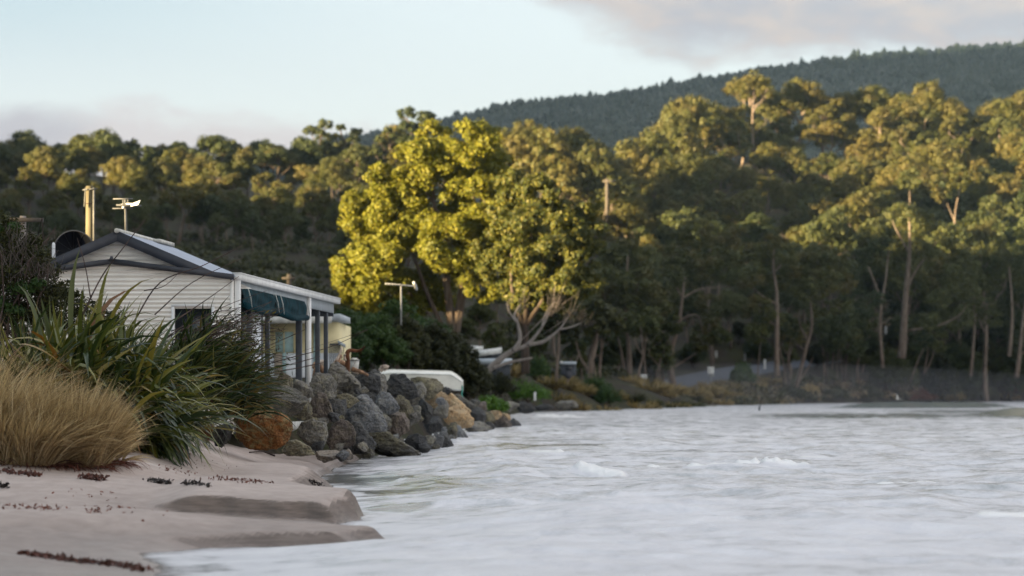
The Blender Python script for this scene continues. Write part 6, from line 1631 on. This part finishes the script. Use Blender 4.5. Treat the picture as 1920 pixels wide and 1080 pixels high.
# ------------------------------------------------------------------ driftwood on the rocks
t = thing('driftwood', P(652, 705, 58.5), 'red brown driftwood snag with one bent branch pointing right', 'driftwood')
obj('branch', tube(curve([P(650, 706, 58.5), P(652, 680, 58.5), P(651, 664, 58.5), P(656, 657, 58.5), P(670, 658, 58.5), P(678, 655, 58.4), P(683, 650, 58.3)], 5), np.concatenate([np.linspace(.060, .050, 14), np.linspace(.045, .014, 17)]), 9), M['drift_red'], t, True)
obj('stub', tube(curve([P(648, 676, 58.4), P(646, 668, 58.4), P(648, 664, 58.3)], 4), np.linspace(.03, .012, 9), 6), M['drift_pale'], t, True)
r = np.random.default_rng(71)
DW = [('leaning grey pink driftwood stick in front of the cottage railing', [(622, 688), (634, 670), (641, 652)], .035, 'drift_pale', 60),
 ('forked pale driftwood stick leaning on the snag', [(626, 692), (636, 676), (640, 666)], .03, 'drift', 59.5),
 ('long pale driftwood log lying behind the snag', [(628, 690), (650, 686), (672, 700)], .06, 'drift_pale', 60.5),
 ('pinkish driftwood log lying left of the snag', [(630, 682), (642, 680), (650, 690)], .07, 'drift', 60),
 ('dark driftwood root lying right of the snag', [(660, 692), (676, 697), (690, 704)], .05, 'drift', 59.5),
 ('orange brown driftwood heap end behind the last veranda posts', [(590, 684), (600, 690), (612, 700)], .10, 'drift', 60.5),
 ('pale driftwood stump end between the last two posts', [(601, 678), (604, 690)], .08, 'drift_pale', 61),
 ('upright orange driftwood piece left of the last posts', [(592, 706), (594, 682)], .07, 'drift', 60)]
for i, (lab, pts, rad, m, d) in enumerate(DW):
    pp = curve([P(a, b, d + 0.1 * k) for k, (a, b) in enumerate(pts)], 6)
    rr_ = rad * np.linspace(1.1, 0.65, len(pp)) * (1 + 0.12 * r.normal(size=len(pp)))
    tag(obj('driftwood', tube(pp, rr_, 9), M[m], None, True), lab, 'driftwood', 'driftwood heaped on the rocks')
t = thing('bucket', P(664, 697, 60), 'grey metal bucket with pale rags standing behind the driftwood snag', 'bucket')
obj('body', tube([P(664, 698, 60), P(665, 676, 60)], [.085, .105], 18), M['pale_metal'], t, True)
obj('rim', tube([P(665, 676.5, 60), P(665, 674.5, 60)], [.115, .115], 18), M['grey_metal'], t)
obj('rag', puff(P(666, 674, 60), (.10, .10, .04), 60, .07, r), M['gull_white'], t)
tag(obj('driftwood', join([puff(P(721, 690, 70), (.09, .09, .08), 90, .09, r), tube(curve([P(712, 696, 70), P(720, 688, 70), P(728, 690, 70)], 5), .06, 8)]), M['drift_pale'], None), 'knotted pale driftwood root on the crest in front of the boat bow', 'driftwood', 'driftwood heaped on the rocks')

# ------------------------------------------------------------------ seaweed and litter on the sand
def on_sand(px, py_):
    """the sand point seen at a pixel of the photograph (found once, then an ordinary place on the beach)"""
    d = 12.0
    while d < 60:
        x = (px - 960) * d / F
        zr = CAMZ - (py_ - HY) * d / F
        if zr <= sandz(x, d) and True: break
        d += 0.05
    return np.array([(px - 960) * d / F, d, sandz((px - 960) * d / F, d)])
r = np.random.default_rng(55)
def weed(label, pts, n, wid, hgt, seed, mat='weed', L=0.07):
    rr_ = np.random.default_rng(seed)
    line = curve([on_sand(*q) for q in pts], 8)
    k = rr_.integers(0, len(line) - 1, n); f = rr_.random((n, 1))
    c = line[k] * (1 - f) + line[k + 1] * f
    c = c + np.stack([rr_.normal(size=n) * wid, rr_.normal(size=n) * wid * 1.6, np.zeros(n)], 1)
    c[:, 2] = sand_z(c[:, 0], c[:, 1])[0] + rr_.random(n) * hgt + 0.006
    V, Q = leaves(c, rr_.normal(size=(n, 3)) * 0.8 + np.array([0, -0.4, 0.8]), L, L * 0.45, rr_)
    return tag(obj('seaweed', (V, Q), M[mat], None), label, 'seaweed', 'strands of seaweed on the sand')
weed('long rust red seaweed line across the bottom left of the sand', [(50, 1040), (90, 1046), (150, 1054), (215, 1060), (270, 1072)], 420, .045, .018, 1)
weed('dark clump of seaweed at the left edge under the tussock', [(2, 862), (15, 865), (30, 866)], 130, .05, .06, 2, 'weed_dark')
weed('dark red seaweed patch left of the low scarp', [(155, 898), (175, 900), (195, 901)], 130, .04, .05, 3)
weed('thin dark seaweed strip right of the dark red patch', [(275, 903), (300, 907), (318, 908)], 90, .03, .04, 4, 'weed_dark')
weed('long thin seaweed line just above the low scarp', [(345, 910), (390, 914)], 60, .02, .03, 5, 'weed_dark')
weed('scattered red seaweed along the upper beach', [(410, 898), (445, 902), (490, 905)], 110, .10, .02, 6, L=0.05)
weed('faint red seaweed scraps on the lower left sand', [(20, 950), (60, 955), (120, 955)], 60, .12, .02, 7, L=0.05)
weed('reddish seaweed scrap right of the faint scraps', [(170, 960), (190, 962)], 30, .04, .03, 8, L=0.05)
weed('line of brown seaweed along the pale sand drift at left', [(0, 884), (40, 890), (75, 893)], 120, .05, .03, 9)
weed('small dark seaweed lump at the left edge', [(4, 914), (14, 915)], 26, .03, .04, 10, 'weed_dark')
weed('dark twigs and weed under the tussock edge', [(90, 843), (150, 842), (190, 842), (250, 848)], 150, .05, .06, 11, 'weed_dark')
weed('dark seaweed at the foot of the upper sand tip', [(578, 902), (590, 908), (605, 908)], 45, .035, .02, 12, 'weed_dark')
weed('thin drift of red specks in the middle of the upper beach', [(320, 862), (360, 870), (400, 862)], 50, .22, .012, 13, L=0.035)
weed('faint brown scraps in the middle of the lower sand', [(100, 925), (220, 945), (250, 990)], 44, .25, .012, 14, L=0.045)
weed('small red scraps near the low scarp', [(300, 880), (330, 885), (345, 882)], 40, .10, .012, 15, L=0.04)
V, Q = tube(curve([on_sand(468, 850) + np.array([0, 0, .015]), on_sand(490, 850) + np.array([0, 0, .03]), on_sand(500, 852) + np.array([0, 0, .03]), on_sand(515, 856) + np.array([0, 0, .015])], 5), np.linspace(.012, .02, 16), 6)
tag(obj('driftwood', (V, Q), M['twig'], None, True), 'thin black stick lying on the sand below the rusty boulder', 'stick')

# ------------------------------------------------------------------ road, signs, stakes along the far shore
rd = curve([(q[0], q[1], 0) for q in RDP], 10)
V = []
tg = np.gradient(rd, axis=0); tg /= np.linalg.norm(tg, axis=1)[:, None]
for p_, t_ in zip(rd, tg):
    nrm = np.array([t_[1], -t_[0], 0])
    for s in (-4.0, -2, 0, 2, 4.0):
        q = p_ + nrm * s; V.append((q[0], q[1], float(road_z(q[1])) + 0.06 - 0.01 * abs(s)))
n_ = len(rd); idx = np.arange(n_ * 5).reshape(n_, 5)
Q = np.stack([idx[:-1, :-1], idx[:-1, 1:], idx[1:, 1:], idx[1:, :-1]], -1).reshape(-1, 4)
tag(obj('road', (np.array(V), Q), M['asphalt'], None, True), 'blue grey asphalt road along the far shore', 'road', kind='structure')

def road_sign(label, px, top, bot, foot, d, w_, lines=(), second=False):
    t = thing('road_sign', P(px, foot, d), label, 'sign')
    obj('post', tube([P(px, foot, d), P(px, top + 1, d)], .05, 8), M['grey_metal'], t, True)
    f = obj('plate', Pb(px - w_ / 2, top, px + w_ / 2, bot, d - 0.09, 0.03), M['sign'], t, bevel=0.01)
    if lines: obj('marking', join([Pb(*q, d - 0.105, 0.01) for q in lines]), M['sign_ink'], f)
    if second: obj('lower_plate', Pb(px - w_ / 2 - 0.5, bot + 1.5, px + w_ / 2 + 0.5, bot + 5, d - 0.09, 0.03), M['grey_metal'], t)
    return t
road_sign('small white road sign with two dark marks left of the leaning gum', 1207, 702.5, 710.5, 736, 250, 11, [(1203, 705, 1205.4, 707.5), (1208, 705, 1210.5, 708)])
road_sign('square white road sign on a post beside the road', 1333, 688, 700, 736, 285, 11.5, [(1330, 691, 1331.5, 697), (1333.5, 691, 1336, 692.2)], True)
def stake(label, px, top, bot, d, w_, lean=0.0, mat='white_metal'):
    t = thing('marker_post', P(px, bot, d), label, 'marker post', 'white marker posts')
    obj('post', box((P(px, top, d) + P(px, bot, d)) / 2, (w_ * d / F, w_ * d / F * .7, (bot - top) * d / F)), M[mat], t, bevel=0.01)
    obj('cap', box(P(px, top - 0.3, d), (w_ * d / F * 1.1, w_ * d / F * .8, 0.04)), M['grey_metal'], t)
    return t
stake('white roadside marker post right of the rounded bush', 1434, 674, 692, 318, 4.2)
stake('pale marker post under the leaning gum branch', 1343, 658, 673, 330, 4.0, mat='dirty_white')
stake('faint pale post just above the rounded bush', 1397, 662, 676, 330, 3.2, mat='dirty_white')
stake('short white stake on the bank beside the bright green bush', 1003, 735, 751, 150, 4.5)
stake('pale post at the edge of the straight shore gum', 1178, 734, 742, 230, 4.0, mat='dirty_white')
stake('tiny white post among the dark trunks on the right', 1661, 612, 626, 352, 3.6)
stake('thin pale post under the right leaning gum', 1532, 650, 664, 325, 2.6, mat='dirty_white')
t = thing('broken_branch', P(1246, 688, 285), 'bright orange broken branch stub beside the leaning gum', 'branch')
obj('stub', tube([P(1248, 680, 285.2), P(1244, 678, 284.5)], [.17, .22], 10), M['orange'], t, True)
obj('stalk', tube([P(1252, 690, 285.5), P(1246, 678.5, 285)], [.10, .13], 8), M['bark_dark'], t, True)

# tussocks of the grassy bank on the far shore
r = np.random.default_rng(88)
def bank_tuft(px, py_, d, s, label, lf='straw_far'):
    q = P(px, py_, d); q[2] = float(ground_z([q[0]], [q[1]])[0])
    t = thing('bank_tussock', q, label, 'grass tussock', 'grass tussocks on the far bank')
    n = 340
    a = r.uniform(0, 6.28, n); o_ = r.random(n) ** .6
    base = q + np.stack([np.cos(a) * s * .7, np.sin(a) * s * .5, np.full(n, -0.25)], 1)
    d0 = np.stack([np.cos(a) * o_, np.sin(a) * o_, np.full(n, 0.9)], 1)
    obj('blades', blades(base, d0, r.uniform(.7, 1.35, n) * s, np.full(n, .09), r.uniform(.3, .9, n), np.array([0.3, 0, 0]), r, 4), M[lf], t)
tuf = [(1185, 748, 248), (1210, 750, 252), (1236, 749, 256), (1262, 750, 260), (1288, 748, 266), (1312, 746, 270), (1336, 742, 276), (1360, 738, 284), (1384, 738, 290), (1300, 755, 262), (1340, 753, 268), (1372, 750, 276), (1225, 756, 244), (1260, 757, 250), (1410, 742, 296), (1440, 740, 304), (1065, 742, 205), (1085, 748, 200), (1040, 736, 195), (1050, 750, 185), (1195, 742, 262), (1330, 733, 292), (1358, 730, 298)]
for i, (px, py_, d) in enumerate(tuf):
    w_ = 'pale tan grass tussock on the bank' if i % 3 else 'grey tan grass tussock on the bank'
    nb = min([(1207, 'near the small white sign'), (1265, 'at the foot of the leaning gum'), (1333, 'near the square road sign'), (1392, 'beside the rounded roadside bush'), (1450, 'below the puffed gum'), (1060, 'right of the white stake')], key=lambda q_: abs(q_[0] - px))
    same = [q_ for q_ in tuf[:i] if min([1207, 1265, 1333, 1392, 1450, 1060], key=lambda k_: abs(k_ - q_[0])) == nb[0]]
    bank_tuft(px, py_, d, r.uniform(0.8, 1.3), '%s tan tussock %s' % (ORD[len(same)], nb[1]))

r = np.random.default_rng(89)
k_ = 0
for i in range(30):
    d = 178 + 122 * (i + r.random()) / 30
    xs_ = np.interp(d, SH[:, 1], SH[:, 0]); off = r.uniform(1.0, 5.5)
    x_ = xs_ - off
    if float(road_dist(np.array([x_]), np.array([d]))[0]) < 6: continue
    bank_tuft(960 + F * x_ / d, 748, d, r.uniform(0.6, 1.1), '%s tussock from the left along the far water edge' % ORD[k_], 'straw_far' if r.random() < 0.55 else 'shrub_olive'); k_ += 1

# ------------------------------------------------------------------ gulls
def gull(label, px, py_, d, span, up, dn, face, dark=True):
    """up / dn: wing tips as pixel offsets; body along face (unit x,y)"""
    t = thing('gull', P(px, py_, d), label, 'gull')
    c = P(px, py_, d); f = np.array([face[0], face[1], 0.05]); f /= np.linalg.norm(f)
    L = span * 0.42
    s = np.linspace(-0.5, 0.55, 12)[:, None]
    rad = L * np.array([.01, .05, .085, .11, .125, .13, .125, .105, .085, .075, .05, .012])
    obj('body', tube(c + f * L * s, rad, 10), M['gull_white'], t, True)
    obj('beak', tube([c + f * L * .54, c + f * L * .64], [L * .025, L * .004], 6), M['beak'], t)
    for k, tip in enumerate((up, dn)):
        e = c + np.array([tip[0] * d / F, -0.04 * span + tip[2], -tip[1] * d / F])
        m = c + (e - c) * 0.5 + np.array([0, 0, 0.05 * span]) * (1 if tip[1] < 0 else 0.3)
        pp = curve([c, m, e], 5)
        tg = np.gradient(pp, axis=0)
        V = []
        n = len(pp)
        for i, q in enumerate(pp):
            ch = L * 0.36 * (1 - 0.85 * (i / (n - 1)) ** 2)
            bk = -f * ch
            V += [q + f * ch * 0.35 + np.array([0, 0, .004]), q + bk * 0.3 + np.array([0, 0, .018]), q + bk * 0.75 - np.array([0, 0, .002]), q + bk * 0.3 - np.array([0, 0, .006])]
        idx = np.arange(n * 4).reshape(n, 4)
        Q = []
        for i in range(n - 1):
            for j in range(4): Q.append((idx[i, j], idx[i, (j + 1) % 4], idx[i + 1, (j + 1) % 4], idx[i + 1, j]))
        obj('wing', (np.array(V), np.array(Q)), M['gull_dark' if dark else 'gull_white'], t, True)
    b = c - f * L * .5
    sd = np.array([-f[1], f[0], 0])
    obj('tail', (np.array([b + f * L * .08, b - f * L * .14 + sd * L * .09, b - f * L * .16, b - f * L * .14 - sd * L * .09, b + f * L * .08 + np.array([0, 0, .01])]), [(0, 1, 2), (0, 2, 3), (4, 2, 1), (4, 3, 2)]), M['gull_white'], t)
gull('gull with dark spread wings skimming the foam in the distance', 1422.5, 771, 190, 1.0, (3, -14, 0.1), (3, 12, -0.1), (-0.9, -0.4))
gull('white gull flying low in front of the far bank', 1683, 748, 270, 1.0, (-2, -9, 0.2), (9, 1, -0.2), (-0.8, -0.5), False)
gull('tiny dark gull low over the water right of the dark winged gull', 1490, 779, 215, 0.5, (2, -4, 0.1), (-3, 2, 0.0), (0.8, 0.3))

# ------------------------------------------------------------------ air
def haze_box(name, x0, x1, y0, y1, z0, z1, dens, label, col=(0.42, 0.66, 1.0)):
    V, Q = box(((x0 + x1) / 2, (y0 + y1) / 2, (z0 + z1) / 2), (x1 - x0, y1 - y0, z1 - z0))
    m = bpy.data.materials.new(name); m.use_nodes = True
    n = m.node_tree
    n.nodes.remove(n.nodes['Principled BSDF'])
    v = n.nodes.new('ShaderNodeVolumePrincipled')
    v.inputs['Color'].default_value = (*col, 1); v.inputs['Density'].default_value = dens; v.inputs['Anisotropy'].default_value = 0.0
    n.links.new(v.outputs[0], n.nodes['Material Output'].inputs['Volume'])
    return tag(obj(name, (V, Q), m), label, 'haze', kind='stuff')
haze_box('haze', -1300, 1500, -300, 2450, -3.5, 460, 0.000034, 'thin pale sea haze over the bay')
def mist(name, c, rad, dens, label):
    import bmesh
    bm = bmesh.new(); bmesh.ops.create_icosphere(bm, subdivisions=4, radius=1.0)
    V = np.array([v.co[:] for v in bm.verts]) * np.array(rad) + np.array(c); Fs = [[v.index for v in f.verts] for f in bm.faces]; bm.free()
    m = bpy.data.materials.new(name); m.use_nodes = True
    n = m.node_tree; n.nodes.remove(n.nodes['Principled BSDF'])
    v = n.nodes.new('ShaderNodeVolumePrincipled'); v.inputs['Color'].default_value = (0.92, 0.93, 0.97, 1); v.inputs['Density'].default_value = dens
    n.links.new(v.outputs[0], n.nodes['Material Output'].inputs['Volume'])
    return tag(obj(name, (V, Fs), m), label, 'mist', kind='stuff')
mist('sea_mist', (24, 262, 1.0), (34, 42, 3.2), 0.0013, 'low pale spray mist over the surf of the far shore')
mist('sea_mist', (62, 325, 1.0), (40, 36, 2.6), 0.00022, 'thin spray mist below the right forest')
